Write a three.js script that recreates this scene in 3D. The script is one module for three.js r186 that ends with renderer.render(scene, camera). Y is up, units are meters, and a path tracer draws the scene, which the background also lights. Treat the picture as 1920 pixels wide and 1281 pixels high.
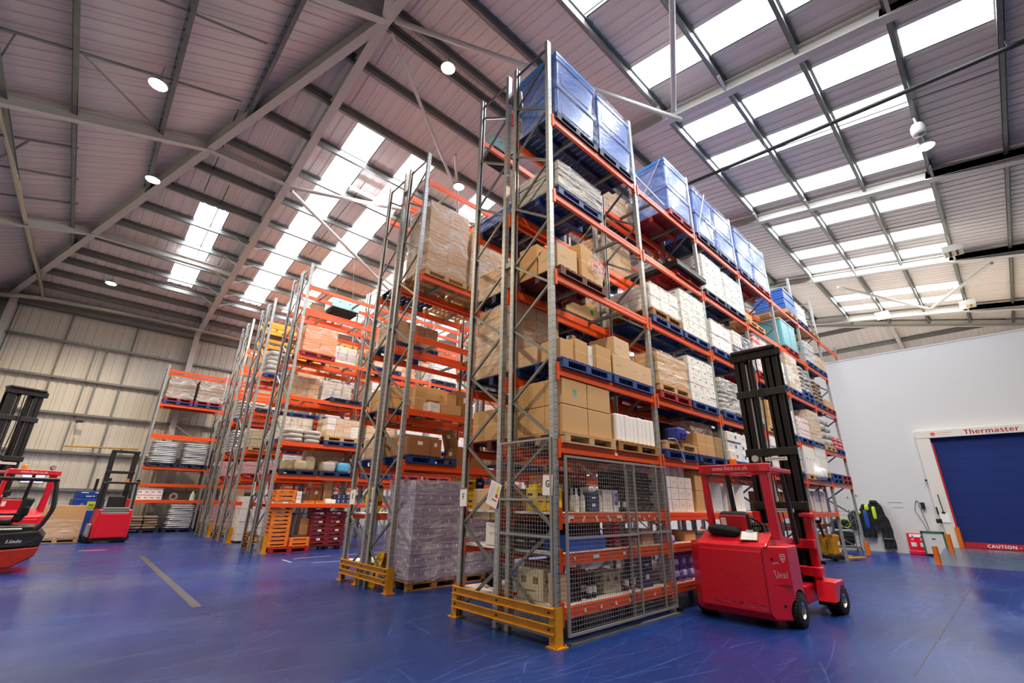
import * as THREE from 'three';
import { mergeGeometries } from 'three/addons/utils/BufferGeometryUtils.js';
import { RoundedBoxGeometry } from 'three/addons/geometries/RoundedBoxGeometry.js';
import { RectAreaLightUniformsLib } from 'three/addons/lights/RectAreaLightUniformsLib.js';
import { Brush, Evaluator, SUBTRACTION } from 'three-bvh-csg';

// ------------------------------------------------------------------ camera, sky, light, exposure
const scene = new THREE.Scene();
const FPX = 839.74, yaw = 0.7482, pitch = 0.345, roll = 0.0167;
const camera = new THREE.PerspectiveCamera(2 * Math.atan(640.5 / FPX) * 180 / Math.PI, 1920 / 1281, 0.05, 200);
{
  const F = new THREE.Vector3(Math.sin(yaw) * Math.cos(pitch), Math.sin(pitch), -Math.cos(yaw) * Math.cos(pitch));
  const R = new THREE.Vector3(Math.cos(yaw), 0, Math.sin(yaw)), U = new THREE.Vector3().crossVectors(R, F);
  const c = Math.cos(roll), s = Math.sin(roll);
  const R2 = R.clone().multiplyScalar(c).addScaledVector(U, s), U2 = U.clone().multiplyScalar(c).addScaledVector(R, -s);
  camera.position.set(-4.5471, 1.5531, 4.0125);
  camera.quaternion.setFromRotationMatrix(new THREE.Matrix4().makeBasis(R2, U2, F.clone().negate()));
}
scene.background = new THREE.Color(0.55, 0.6, 0.68);
const renderer = new THREE.WebGLRenderer({ antialias: true });
renderer.toneMapping = THREE.LinearToneMapping;
renderer.toneMappingExposure = 0.87;
renderer.shadowMap.enabled = true;
RectAreaLightUniformsLib.init();
const SKYLIGHT_POWER = 20, SKYLIGHT_GLOW = 2.2, LAMP_POWER = 170, LAMP_GLOW = 60;

// ------------------------------------------------------------------ helpers
let seed = 7;
const rnd = () => { seed = (seed * 1664525 + 1013904223) >>> 0; return seed / 4294967296; };
const rr = (a, b) => a + (b - a) * rnd();
const V = (x, y, z) => new THREE.Vector3(x, y, z);
const used = new Map();
function numbered(n) { const k = used.get(n) || 0; used.set(n, k + 1); return k ? n + '_' + String(k).padStart(3, '0') : n; }
function fin(m) { m.castShadow = m.receiveShadow = true; return m; }
function nonIdx(g) { const r = g.index ? g.toNonIndexed() : g; for (const k of Object.keys(r.attributes)) if (!['position', 'normal', 'uv'].includes(k)) r.deleteAttribute(k); r.morphAttributes = {}; return r; }
const mg = (list) => list.length === 1 ? list[0] : mergeGeometries(list.map(nonIdx), false);
const cache = new Map();
const memo = (k, f) => { if (!cache.has(k)) cache.set(k, f()); return cache.get(k); };
// box with uv in metres
function box0(w, h, d) {
  const g = new THREE.BoxGeometry(w, h, d), uv = g.attributes.uv, dims = [[d, h], [d, h], [w, d], [w, d], [w, h], [w, h]];
  for (let i = 0; i < 24; i++) { const [a, b] = dims[i >> 2]; uv.setXY(i, uv.getX(i) * a, uv.getY(i) * b); }
  return nonIdx(g);
}
const box = (w, h, d) => memo(['b', w, h, d].map((v) => v.toFixed ? v.toFixed(3) : v).join(), () => box0(w, h, d));
const bb = (x0, x1, y0, y1, z0, z1) => box0(x1 - x0, y1 - y0, z1 - z0).translate((x0 + x1) / 2, (y0 + y1) / 2, (z0 + z1) / 2);
const rbox = (w, h, d, r = 0.01, s = 1) => memo(['r', w.toFixed(3), h.toFixed(3), d.toFixed(3), r, s].join(), () => nonIdx(new RoundedBoxGeometry(w, h, d, s, r)));
const rb = (x0, x1, y0, y1, z0, z1, r = 0.01, s = 1) => rbox(x1 - x0, y1 - y0, z1 - z0, r, s).clone().translate((x0 + x1) / 2, (y0 + y1) / 2, (z0 + z1) / 2);
const cyl = (r0, r1, h, n = 16, open = false) => memo(['c', r0, r1, h, n, open].join(), () => nonIdx(new THREE.CylinderGeometry(r0, r1, h, n, 1, open)));
// orient a geometry built along +Y (centred) between two points
function between(g, p, q) {
  const d = q.clone().sub(p), m = new THREE.Matrix4().compose(p.clone().add(q).multiplyScalar(0.5), new THREE.Quaternion().setFromUnitVectors(V(0, 1, 0), d.normalize()), V(1, 1, 1));
  return g.clone().applyMatrix4(m);
}
const tubeBetween = (p, q, r, n = 10) => between(nonIdx(new THREE.CylinderGeometry(r, r, p.distanceTo(q), n)), p, q);
// beam of a given section list ([x0,x1,y0,y1]) swept from p to q, section y kept as near to world up as possible
function sweepRect(p, q, rects, up = V(0, 1, 0)) {
  const z = q.clone().sub(p), L = z.length(); z.normalize();
  const x = new THREE.Vector3().crossVectors(up, z).normalize(), y = new THREE.Vector3().crossVectors(z, x);
  const m = new THREE.Matrix4().makeBasis(x, y, z).setPosition(p);
  return mg(rects.map(([a, b, c, d]) => bb(a, b, c, d, 0, L))).clone().applyMatrix4(m);
}
const ibeam = (p, q, w, h, t = 0.018) => sweepRect(p, q, [[-w / 2, w / 2, 0, t], [-w / 2, w / 2, h - t, h], [-t / 2, t / 2, t, h - t]]);
function mesh(name, geo, mat, parent, x = 0, y = 0, z = 0) {
  const m = fin(new THREE.Mesh(geo, mat)); m.name = name; m.position.set(x, y, z); if (parent) parent.add(m); return m;
}
function tag(o, label, category, group) { o.userData.label = label; o.userData.category = category; if (group) o.userData.group = group; return o; }
function thing(name, label, category, x = 0, y = 0, z = 0, turn = 0, group) {
  const o = new THREE.Group(); o.name = numbered(name); o.position.set(x, y, z); o.rotation.y = turn; scene.add(o); return tag(o, label, category, group);
}
function one(name, label, category, geo, mat, x = 0, y = 0, z = 0, group) { const m = mesh(numbered(name), geo, mat, scene, x, y, z); return tag(m, label, category, group); }
function struct(name) { const g = new THREE.Group(); g.name = name; g.userData.kind = 'structure'; scene.add(g); return g; }
const part = (name, parent) => { const g = new THREE.Group(); g.name = name; parent.add(g); return g; };
const stuff = (m) => { m.userData.kind = 'stuff'; return m; };
const lab = (m, l) => { m.userData.label = l; return m; };
// polygon (x,z) extruded upwards y0..y1 ; polygon (x,y) extruded along z0..z1
function polyShape(pts) { const s = new THREE.Shape(); pts.forEach(([a, b], i) => i ? s.lineTo(a, b) : s.moveTo(a, b)); s.closePath(); return s; }
function exY(pts, y0, y1, bev = 0, seg = 2) {
  const g = new THREE.ExtrudeGeometry(polyShape(pts.map(([x, z]) => [x, -z])), { depth: y1 - y0 - 2 * bev, bevelEnabled: bev > 0, bevelSize: bev, bevelOffset: -bev, bevelThickness: bev, bevelSegments: seg });
  return nonIdx(g.rotateX(-Math.PI / 2).translate(0, y0 + bev, 0));
}
function exZ(pts, z0, z1, bev = 0, seg = 2) {
  const g = new THREE.ExtrudeGeometry(polyShape(pts), { depth: z1 - z0 - 2 * bev, bevelEnabled: bev > 0, bevelSize: bev, bevelOffset: -bev, bevelThickness: bev, bevelSegments: seg });
  return nonIdx(g.translate(0, 0, z0 + bev));
}
function pathTube(pts, r, n = 20, k = 8) { return nonIdx(new THREE.TubeGeometry(new THREE.CatmullRomCurve3(pts.map((p) => V(...p)), false, 'catmullrom', 0.3), n, r, k)); }
const ev = new Evaluator(); ev.useGroups = false;
function cut(base, ...tools) { let b = new Brush(base); b.updateMatrixWorld(); for (const t of tools) { const c = new Brush(t); c.updateMatrixWorld(); b = ev.evaluate(b, c, SUBTRACTION); } return nonIdx(b.geometry); }

// ------------------------------------------------------------------ textures
const hash = (x, y) => { let h = (x * 374761393 + y * 668265263) | 0; h = Math.imul(h ^ (h >>> 13), 1274126177); return ((h ^ (h >>> 16)) >>> 0) / 4294967296; };
function vnoise(x, y, px, py) {
  const ix = Math.floor(x), iy = Math.floor(y), fx = x - ix, fy = y - iy, w = (a, n) => ((a % n) + n) % n, sx = fx * fx * (3 - 2 * fx), sy = fy * fy * (3 - 2 * fy);
  const a = hash(w(ix, px), w(iy, py)), b = hash(w(ix + 1, px), w(iy, py)), c = hash(w(ix, px), w(iy + 1, py)), d = hash(w(ix + 1, px), w(iy + 1, py));
  return a + (b - a) * sx + (c - a) * sy + (a - b - c + d) * sx * sy;
}
function fbm(u, v, f, oct = 4, ay = 1) { let s = 0, a = 0.5, t = 0; for (let i = 0; i < oct; i++) { s += a * vnoise(u * f, v * f * ay, f, Math.max(1, Math.round(f * ay))); t += a; a *= 0.5; f *= 2; } return s / t; }
function dataTex(w, h, fn, srgb = true, rx = 1, ry = 1) {
  const d = new Uint8Array(w * h * 4);
  for (let y = 0; y < h; y++) for (let x = 0; x < w; x++) { const c = fn(x / w, y / h, x, y), i = (y * w + x) * 4; d[i] = Math.max(0, Math.min(255, c[0])); d[i + 1] = Math.max(0, Math.min(255, c[1])); d[i + 2] = Math.max(0, Math.min(255, c[2])); d[i + 3] = c[3] ?? 255; }
  const t = new THREE.DataTexture(d, w, h); t.magFilter = THREE.LinearFilter; t.minFilter = THREE.LinearMipmapLinearFilter; t.generateMipmaps = true; t.wrapS = t.wrapT = THREE.RepeatWrapping; t.repeat.set(rx, ry);
  if (srgb) t.colorSpace = THREE.SRGBColorSpace; t.needsUpdate = true; return t;
}
function canvasTex(w, h, draw) {
  const c = document.createElement('canvas'); c.width = w; c.height = h; const x = c.getContext('2d'); draw(x, w, h);
  const t = new THREE.CanvasTexture(c); t.colorSpace = THREE.SRGBColorSpace; t.magFilter = THREE.LinearFilter; return t;
}
const grey = (v) => [v, v, v];
const tint = (r, g, b, k) => [r * k, g * k, b * k];
const S = (o) => new THREE.MeshStandardMaterial(o), P = (o) => new THREE.MeshPhysicalMaterial(o);
const lin = (hex) => new THREE.Color(hex);
const T = {
  board: dataTex(256, 256, (u, v) => { const k = 0.9 + 0.14 * fbm(u, v, 4, 5) + 0.05 * (hash(Math.floor(u * 256), Math.floor(v * 128)) - 0.5), tape = Math.abs(v - 0.5) < 0.0 ? 1 : 1; return tint(196, 152, 104, k * tape); }),
  wood: dataTex(256, 256, (u, v) => { const k = 0.72 + 0.36 * fbm(u, v, 3, 4, 24) + 0.1 * fbm(u, v, 6, 3); return tint(206, 170, 122, k); }, true, 1.2, 1.2),
  worn: dataTex(256, 256, (u, v) => { const n = fbm(u, v, 6, 5), k = 0.82 + 0.3 * n; return n > 0.66 ? [200 * k, 200 * k, 200 * k] : grey(225 * k); }, true, 1.5, 1.5),
  galv: dataTex(256, 256, (u, v, x, y) => {
    const k = 0.86 + 0.22 * fbm(u, v, 8, 4), U = u * 2, hole = u < 0.5 && ([0.28, 0.72].some((c) => Math.hypot((U - c) * 0.1, ((v * 2) % 1 - 0.5) * 0.06) < 0.0068));
    return hole ? [26, 28, 30] : tint(172, 176, 174, k);
  }),
  steel: dataTex(128, 128, (u, v) => grey(205 + 40 * (fbm(u, v, 6, 4) - 0.5))),
  wrapN: dataTex(512, 512, (u, v) => { const h = (a, b) => fbm(a, b, 3, 4, 5) + 0.7 * Math.abs(fbm(a + 0.3, b, 5, 4, 3) - 0.5), e = 1 / 256, dx = (h(u + e, v) - h(u, v)) * 14, dy = (h(u, v + e) - h(u, v)) * 14, n = 1 / Math.hypot(dx, dy, 1); return [128 - 127 * dx * n, 128 - 127 * dy * n, 128 + 127 * n]; }, false),
  wrapA: dataTex(512, 512, (u, v) => { const w = 0.16 * (fbm(u, v, 3, 3) - 0.5), x = 0.16 * (fbm(u + 0.5, v, 4, 3) - 0.5), a = u + w, b = v + x + 0.12 * Math.sin(6.2832 * u), n = fbm(a, b, 2, 4, 5), s = Math.pow(Math.abs(fbm(a + 0.3, b, 3, 4, 6) * 2 - 1), 0.6); return grey(255 * Math.min(1, 0.1 + 0.5 * n * n * n + 0.34 * Math.pow(1 - s, 3))); }, false),
  rough: dataTex(256, 256, (u, v) => grey(150 + 80 * fbm(u, v, 6, 5)), false),
  cloth: dataTex(128, 128, (u, v) => grey(190 + 70 * (fbm(u, v, 5, 4) - 0.3))),
};
// blue epoxy floor: scuffs and tyre marks run every way but mostly along the aisles
T.floor = (() => {
  const W = 2048, c = document.createElement('canvas'); c.width = c.height = W; const x = c.getContext('2d');
  const im = x.createImageData(W, W), d = im.data;
  for (let j = 0; j < W; j++) for (let i = 0; i < W; i++) { const u = i / W, v = j / W, k = 0.80 + 0.42 * fbm(u, v, 6, 5), p = fbm(u + 0.4, v, 5, 4), q = (j * W + i) * 4, m = Math.max(0, p - 0.5); d[q] = (17 + 110 * m) * k; d[q + 1] = (47 + 60 * m) * k; d[q + 2] = (112 - 30 * m) * k; d[q + 3] = 255; }
  x.putImageData(im, 0, 0); seed = 99;
  for (let n = 0; n < 5200; n++) {
    const a = rnd() < 0.7 ? rr(-0.3, 0.3) : rr(0, 6.28), L = rr(20, 240), px = rr(0, W), py = rr(0, W), w = rr(0.5, 2.6), t = rnd();
    x.strokeStyle = t < 0.45 ? `rgba(140,160,205,${rr(0.06, 0.26)})` : t < 0.8 ? `rgba(12,18,48,${rr(0.08, 0.32)})` : `rgba(120,112,96,${rr(0.06, 0.2)})`; x.lineWidth = w;
    x.beginPath(); x.moveTo(px, py); x.quadraticCurveTo(px + Math.cos(a) * L * 0.5 + rr(-12, 12), py + Math.sin(a) * L * 0.5 + rr(-12, 12), px + Math.cos(a) * L, py + Math.sin(a) * L); x.stroke();
  }
  const t = new THREE.CanvasTexture(c); t.wrapS = t.wrapT = THREE.RepeatWrapping; t.colorSpace = THREE.SRGBColorSpace; t.magFilter = THREE.LinearFilter; t.repeat.set(1 / 14, 1 / 14); return t;
})();
T.floorR = dataTex(1024, 1024, (u, v) => grey(46 + 62 * fbm(u, v, 7, 5) + 40 * Math.max(0, fbm(u, v, 14, 4, 3) - 0.5)), false, 1 / 14, 1 / 14);
T.floorB = dataTex(512, 512, (u, v) => grey(255 * fbm(u, v, 10, 5)), false, 1 / 5, 1 / 5);

// ------------------------------------------------------------------ materials
const M = {
  galv: S({ map: T.galv, metalness: 0.45, roughness: 0.42 }),
  steel: S({ color: 0x8e9490, map: T.steel, metalness: 0.35, roughness: 0.5 }),
  brace: S({ color: 0x9a9d98, map: T.steel, metalness: 0.45, roughness: 0.42 }),
  orange: S({ color: lin(0xe6551a), roughness: 0.38 }),
  yellowbeam: S({ color: lin(0xf0a01e), roughness: 0.4 }),
  yellow: S({ color: lin(0xeba512), map: T.worn, roughness: 0.42 }),
  paintSteel: S({ color: lin(0xb7b3ac), roughness: 0.5, metalness: 0.0 }),
  purlin: S({ color: lin(0x9a9c98), map: T.steel, roughness: 0.45, metalness: 0.4 }),
  roof: S({ color: lin(0xcdc3be), roughness: 0.5 }),
  clad: S({ color: lin(0xc6c0b4), roughness: 0.5 }),
  white: S({ color: lin(0xcccbc9), roughness: 0.45 }),
  cream: S({ color: lin(0xd9d5cb), roughness: 0.45 }),
  wirem: S({ color: lin(0x9b9d9a), metalness: 0.4, roughness: 0.45 }),
  wood: S({ map: T.wood, roughness: 0.75 }),
  oldwood: S({ map: T.wood, color: lin(0xcbb494), roughness: 0.8 }),
  blue: S({ color: lin(0x1f4a94), map: T.worn, roughness: 0.6 }),
  navy: S({ color: lin(0x1a2c58), map: T.worn, roughness: 0.6 }),
  red: S({ color: lin(0xb3202a), map: T.worn, roughness: 0.6 }),
  maroon: S({ color: lin(0x6e2b2a), map: T.worn, roughness: 0.65 }),
  board: S({ map: T.board, roughness: 0.82 }),
  board2: S({ map: T.board, color: lin(0xd9c8b6), roughness: 0.82 }),
  board3: S({ map: T.board, color: lin(0xeadfd0), roughness: 0.82 }),
  pulp: S({ color: lin(0xe6e4df), roughness: 0.75 }),
  foam: S({ color: lin(0xeeefee), roughness: 0.6 }),
  sack: S({ color: lin(0xe3dfd6), map: T.cloth, roughness: 0.7 }),
  cream2: S({ color: lin(0xe0d2ae), map: T.cloth, roughness: 0.7 }),
  silver: P({ color: lin(0xc9cacb), metalness: 0.55, roughness: 0.3, normalMap: T.wrapN, normalScale: new THREE.Vector2(0.6, 0.6) }),
  brownsack: S({ color: lin(0xb79b80), map: T.cloth, roughness: 0.8 }),
  wrapThin: P({ color: 0xffffff, roughness: 0.15, transparent: true, opacity: 0.5, alphaMap: T.wrapA, normalMap: T.wrapN, normalScale: new THREE.Vector2(0.7, 0.7), side: THREE.DoubleSide, depthWrite: false }),
  greysheet: S({ color: lin(0xbfc0bf), map: T.cloth, roughness: 0.6 }),
  tote: P({ color: lin(0x1b63c0), roughness: 0.35, clearcoat: 0.2 }),
  totelid: P({ color: lin(0x1486dc), roughness: 0.35, clearcoat: 0.2 }),
  folded: S({ color: lin(0x3a67b8), roughness: 0.4 }),
  teal: S({ color: lin(0x6fb4bf), roughness: 0.45 }),
  wrap: P({ color: 0xffffff, roughness: 0.22, transparent: true, opacity: 0.7, alphaMap: T.wrapA, normalMap: T.wrapN, normalScale: new THREE.Vector2(0.9, 0.9), side: THREE.DoubleSide, depthWrite: false }),
  wrapThick: P({ color: 0xf4f4f4, roughness: 0.25, transparent: true, opacity: 1, alphaMap: T.wrapA, normalMap: T.wrapN, normalScale: new THREE.Vector2(1.1, 1.1), side: THREE.DoubleSide, depthWrite: false }),
  black: S({ color: lin(0x17181a), roughness: 0.45 }),
  blackm: S({ color: lin(0x1a1a1b), roughness: 0.5, metalness: 0.4 }),
  rubber: S({ color: lin(0x1b1b1c), roughness: 0.8 }),
  dark: S({ color: lin(0x0c0c0d), roughness: 0.9 }),
  chrome: S({ color: lin(0xc4c6c8), roughness: 0.3, metalness: 0.8 }),
  truck: P({ color: lin(0xd5142a), roughness: 0.32, clearcoat: 0.5, clearcoatRoughness: 0.2 }),
  lindered: P({ color: lin(0xc6321c), map: T.worn, roughness: 0.42 }),
  amber: P({ color: lin(0xe07a10), roughness: 0.25, clearcoat: 0.6 }),
  orangePlastic: S({ color: lin(0xe2802a), roughness: 0.45 }),
  maroonPlastic: S({ color: lin(0x7c1f26), roughness: 0.45 }),
  bluePlastic: S({ color: lin(0x1c56b4), roughness: 0.4 }),
  violet: S({ color: lin(0x3a3f9c), roughness: 0.4 }),
  lav: P({ color: lin(0xa29dbb), roughness: 0.3, clearcoat: 0.35, normalMap: T.wrapN, normalScale: new THREE.Vector2(0.7, 0.7) }),
  doorblue: S({ color: lin(0x00226a), roughness: 0.8 }),
  doorred: S({ color: lin(0xb51a2a), roughness: 0.5 }),
  orangepost: S({ color: lin(0xd8690e), roughness: 0.45 }),
  hiviz: S({ color: lin(0xb9d81e), roughness: 0.6 }),
  navycloth: S({ color: lin(0x14161d), map: T.cloth, roughness: 0.85 }),
  royal: S({ color: lin(0x1f58c0), map: T.cloth, roughness: 0.75 }),
  green: S({ color: lin(0x17604a), roughness: 0.5 }),
  foil: P({ color: lin(0xc8c2b2), metalness: 0.85, roughness: 0.28, normalMap: T.wrapN, normalScale: new THREE.Vector2(1.2, 1.2) }),
  redglass: S({ color: lin(0xc01f28), roughness: 0.4 }),
  bottle: P({ color: lin(0x0f1210), roughness: 0.15, clearcoat: 0.5 }),
  clearb: P({ color: lin(0xd5dccb), roughness: 0.12, clearcoat: 0.5 }),
  wine: P({ color: lin(0x4a0f18), roughness: 0.2, clearcoat: 0.5 }),
  seat: S({ color: lin(0x161719), roughness: 0.6 }),
};

// ------------------------------------------------------------------ building shell
const K = 0.168, ZR = -4.3, YR = 13.24, XN = -1.5, XF = 28.8, HX = 0.35, HK = K / HX, ZL = -25, ZRT = 16.4, XB = -9, XE = 36.3;
const roofY = (z) => YR - K * Math.abs(z - ZR);                     // underside of the rafters on the two long slopes
const hipZ = (x) => (x < XN ? (XN - x) / HX : x > XF ? (x - XF) / HX : 0);   // distance of the hip line from the ridge
const hipY = (x) => (x < XN ? YR + HK * (x - XN) : YR - HK * (x - XF));
const SH = 0.47;
const ceiling = struct('ceiling');
const portals = [XN, 6.1, 13.65, 21.2, XF];

// liner sheets: pans with recessed ribs every third of a metre
function sheetGeo(x0, w, zA, zB, yOf) {   // zA(x), zB(x): ends ; yOf(x,z)
  const xs = [], n = Math.round(w * 3);
  for (let r = 0; r < n; r++) { const b = x0 + (r * w) / n; xs.push([b + 0.004, 0], [b + 0.11, 0], [b + 0.13, 0.024], [b + 0.2, 0.024], [b + 0.22, 0], [b + w / n - 0.004, 0]); }
  const pos = [], uv = [];
  const pt = (i, e) => { const [x, o] = xs[i], z = e ? zB(x) : zA(x); return [x, yOf(x, z) + o, z]; };
  for (let i = 0; i + 1 < xs.length; i++) {
    const a = pt(i, 0), b = pt(i + 1, 0), c = pt(i + 1, 1), d = pt(i, 1);
    if (Math.abs(a[2] - d[2]) < 0.02 && Math.abs(b[2] - c[2]) < 0.02) continue;
    for (const q of [a, b, c, a, c, d]) { pos.push(...q); uv.push(q[0], q[2]); }
  }
  const g = new THREE.BufferGeometry(); g.setAttribute('position', new THREE.Float32BufferAttribute(pos, 3)); g.setAttribute('uv', new THREE.Float32BufferAttribute(uv, 2)); g.computeVertexNormals(); return g;
}
const glowMat = S({ color: 0xf2f6f8, roughness: 0.6, emissive: new THREE.Color(0.95, 0.98, 1), emissiveIntensity: SKYLIGHT_GLOW });
const skyL = { '-4': [-14.4, -20.6], '-1': [-7.7, -20.6], 1: [-7.7, -20.6], 4: [-7.7, -20.6], 7: [-7.7, -20.6], 9: [-7.7, -20.6], 12: [-7.7, -20.6], 15: [-7.7, -20.6], 17: [-7.7, -20.6], 20: [-7.7, -20.6], 23: [-7.7, -20.6], 26: [-7.7, -20.6] };
const skyR = { 1: [-0.62, 6.2], 4: [-0.62, 4.66], 7: [-0.62, 6.2], 9: [-0.62, 4.66], 12: [-0.62, 4.66], 15: [-0.62, 4.66], 18: [-0.62, 4.66], 20: [-0.62, 4.66], 25.6: [-0.62, 4.66], 27.7: [-0.62, 4.66] };
function areaLight(p, along, w, h, power, col = 0xf2f8ff) {   // faces down the slope normal
  const l = new THREE.RectAreaLight(col, power, w, h); l.position.copy(p);
  const n = along.clone().cross(V(1, 0, 0)).normalize(); if (n.y > 0) n.negate();
  l.up.copy(along); l.lookAt(p.clone().add(n)); scene.add(l);
}
function slope(side) {
  const off = side < 0 ? 0.41 : 0.07, sky = side < 0 ? skyL : skyR, zE = side < 0 ? ZL : ZRT;
  for (let i = -10; i < 38; i++) {
    const x0 = i + off, zTop = (x) => ZR + side * hipZ(x), y = (x, z) => roofY(z) + SH;
    const mid = x0 + 0.5, span = Math.abs(zE - ZR);
    if (hipZ(x0) > span && hipZ(x0 + 1) > span) continue;
    const clampTop = (x) => ZR + side * Math.min(hipZ(x), span), key = Object.keys(sky).find((k) => Math.abs(Number(k) - i) < 0.95 && Math.floor(Number(k) + 0.001) === i);
    if (key) {
      const [a, b] = sky[key];
      mesh('roof_sheet', sheetGeo(x0, 1, clampTop, () => a, y), M.roof, ceiling);
      mesh('roof_sheet', sheetGeo(x0, 1, () => b, () => zE, y), M.roof, ceiling);
      const sk = mesh('skylight_window', sheetGeo(x0, 0.97, () => a, () => b, y), glowMat, ceiling); lab(sk, 'translucent white rooflight strip');
      if (mid < 30) { const zc = (a + b) / 2, L = Math.abs(b - a) / Math.cos(Math.atan(K)); areaLight(V(mid, roofY(zc) + SH - 0.03, zc), V(0, -K * Math.sign(zc - ZR), 1).normalize(), 0.95, L, SKYLIGHT_POWER); }
    } else mesh('roof_sheet', sheetGeo(x0, 1, clampTop, () => zE, y), M.roof, ceiling);
  }
}
slope(-1); slope(1);
// hip ends: sheets run down the X slope, one metre strips along Z
function hipEnd(sgn) {
  for (let j = -25; j < 17; j++) {
    const z0 = j, f = (z) => (sgn < 0 ? XN - HX * Math.abs(z - ZR) : XF + HX * Math.abs(z - ZR)), xe = sgn < 0 ? XB : XE;
    const swap = sheetGeo(z0, 1, (z) => f(z), () => xe, (z, x) => hipY(x) + SH);   // built with x and z exchanged
    const p = swap.attributes.position; for (let i = 0; i < p.count; i++) { const a = p.getX(i); p.setX(i, p.getZ(i)); p.setZ(i, a); }
    swap.computeVertexNormals(); mesh('roof_sheet', swap, M.roof, ceiling);
  }
}
hipEnd(-1); hipEnd(1);
// outer roof skin above the liner
{
  const skin = (pts) => { const g = new THREE.BufferGeometry(), a = []; const q = (d) => pts.map(([x, y, z]) => [x, y + d, z]); const lo = q(SH + 0.12), hi = q(SH + 0.2); for (const s of [lo, hi]) for (let i = 1; i + 1 < s.length; i++) a.push(...s[0], ...s[i], ...s[i + 1]); g.setAttribute('position', new THREE.Float32BufferAttribute(a, 3)); g.setAttribute('uv', new THREE.Float32BufferAttribute(new Float32Array(a.length / 3 * 2), 2)); g.computeVertexNormals(); return g; };
  const A = [XN, YR, ZR], B = [XF, YR, ZR], c = (x, z) => [x, roofY(z), z], hz = (x, s) => ZR + s * hipZ(x);
  mesh('roof_skin', mg([
    skin([A, B, c(XE, ZL), c(XB, ZL)]), skin([A, B, c(XE, ZRT), c(XB, ZRT)]),
    skin([A, [XB - 0.1, hipY(XB - 0.1), ZL - 0.3], [XB - 0.1, hipY(XB - 0.1), ZRT + 0.3]]), skin([B, [XE + 0.1, hipY(XE + 0.1), ZL - 0.3], [XE + 0.1, hipY(XE + 0.1), ZRT + 0.3]]),
  ]), M.steel, ceiling);
}
// portal rafters, hips, purlins, struts
const rafterGeo = (p, q, w = 0.24, h = 0.34) => ibeam(p, q, w, h);
for (const X of portals) {
  mesh('rafter', rafterGeo(V(X, roofY(-24.4), -24.4), V(X, YR, ZR)), M.paintSteel, ceiling);
  mesh('rafter', rafterGeo(V(X, YR, ZR), V(X, roofY(16), 16)), M.paintSteel, ceiling);
  if (X > 0) mesh('rafter_haunch', sweepRect(V(X, roofY(4.4) - 0.02, 4.4), V(X, roofY(16) - 0.75, 16), [[-0.12, 0.12, 0, 0.018], [-0.009, 0.009, 0.018, 0.5]]), M.paintSteel, ceiling);
}
for (const s of [-1, 1]) {
  const e = s < 0 ? -24.4 : 15.9;
  mesh('hip_rafter', rafterGeo(V(XN, YR, ZR), V(XN - HX * Math.abs(e - ZR), roofY(e), e), 0.22), M.paintSteel, ceiling);
  mesh('hip_rafter', rafterGeo(V(XF, YR, ZR), V(XF + HX * Math.abs(e - ZR), roofY(e), e), 0.22), M.paintSteel, ceiling);
}
const pur = [[-0.012, 0.0, -0.05, 0.2], [-0.08, 0, 0.19, 0.2], [0, 0.085, -0.05, -0.04], [0.075, 0.085, -0.05, 0.0], [-0.08, -0.07, 0.15, 0.2]];
const zLeft = [-4.55, -5.9, -7.5, -9.1, -10.75, -12.4, -13.95, -15.5, -17.0, -18.45, -19.85, -20.85, -22.1, -23.4], zRight = [-4.05, -2.35, -0.62, 1.16, 2.9, 4.6, 6.27, 8, 9.7, 11.4, 13.1, 14.8];
for (const z of [...zLeft, ...zRight]) {
  const d = hipZ(XN - 1) * 0 + Math.abs(z - ZR) * HX;
  mesh('purlin', sweepRect(V(XN - d, roofY(z) + 0.265, z), V(XF + d, roofY(z) + 0.265, z), pur), M.purlin, ceiling);
}
for (const x of [-3.35, -5.15, -6.85, -7.95]) { const d = (XN - x) / HX; mesh('purlin', sweepRect(V(x, hipY(x) + 0.265, ZR - d), V(x, hipY(x) + 0.265, Math.min(ZR + d, 16)), pur), M.purlin, ceiling); }
for (const x of [30.6, 32.4, 34.2, 35.6]) { const d = (x - XF) / HX; mesh('purlin', sweepRect(V(x, hipY(x) + 0.265, ZR - d), V(x, hipY(x) + 0.265, Math.min(ZR + d, 16)), pur), M.purlin, ceiling); }
// horizontal ties from the hips to the first portal and jack rafters of the hip end
for (const [z, x0] of [[-11.2, XN - HX * 6.9], [-17.9, XN - HX * 13.6]]) {
  mesh('tie_beam', ibeam(V(x0, roofY(z), z), V(XN, roofY(z), z), 0.2, 0.26), M.paintSteel, ceiling);
  mesh('jack_rafter', ibeam(V(x0, roofY(z), z), V(XB + 0.3, hipY(XB + 0.3), z + 1.25), 0.2, 0.3), M.paintSteel, ceiling);
}
mesh('jack_rafter', ibeam(V(XN, YR, ZR), V(XB + 0.3, hipY(XB + 0.3), ZR), 0.2, 0.3), M.paintSteel, ceiling);
mesh('jack_rafter', ibeam(V(XF, YR, ZR), V(XE - 0.3, hipY(XE - 0.3), ZR), 0.2, 0.3), M.paintSteel, ceiling);
mesh('jack_rafter', ibeam(V(XF + 1.9, hipY(XF + 1.9), 1.1), V(XE - 0.3, hipY(XE - 0.3), 1.4), 0.2, 0.3), M.paintSteel, ceiling);
const strut = (a, b, r = 0.07) => mesh('bracing_strut', tubeBetween(V(...a), V(...b), r), M.paintSteel, ceiling);
strut([-1.4, 12.97, -3.9], [6.1, 12.4, -0.2]); strut([-1.35, 12.9, -4.2], [3.2, 12.35, -7.5], 0.05); strut([2.2, 12.55, -6.2], [6.0, 11.75, -11], 0.05);
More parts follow.
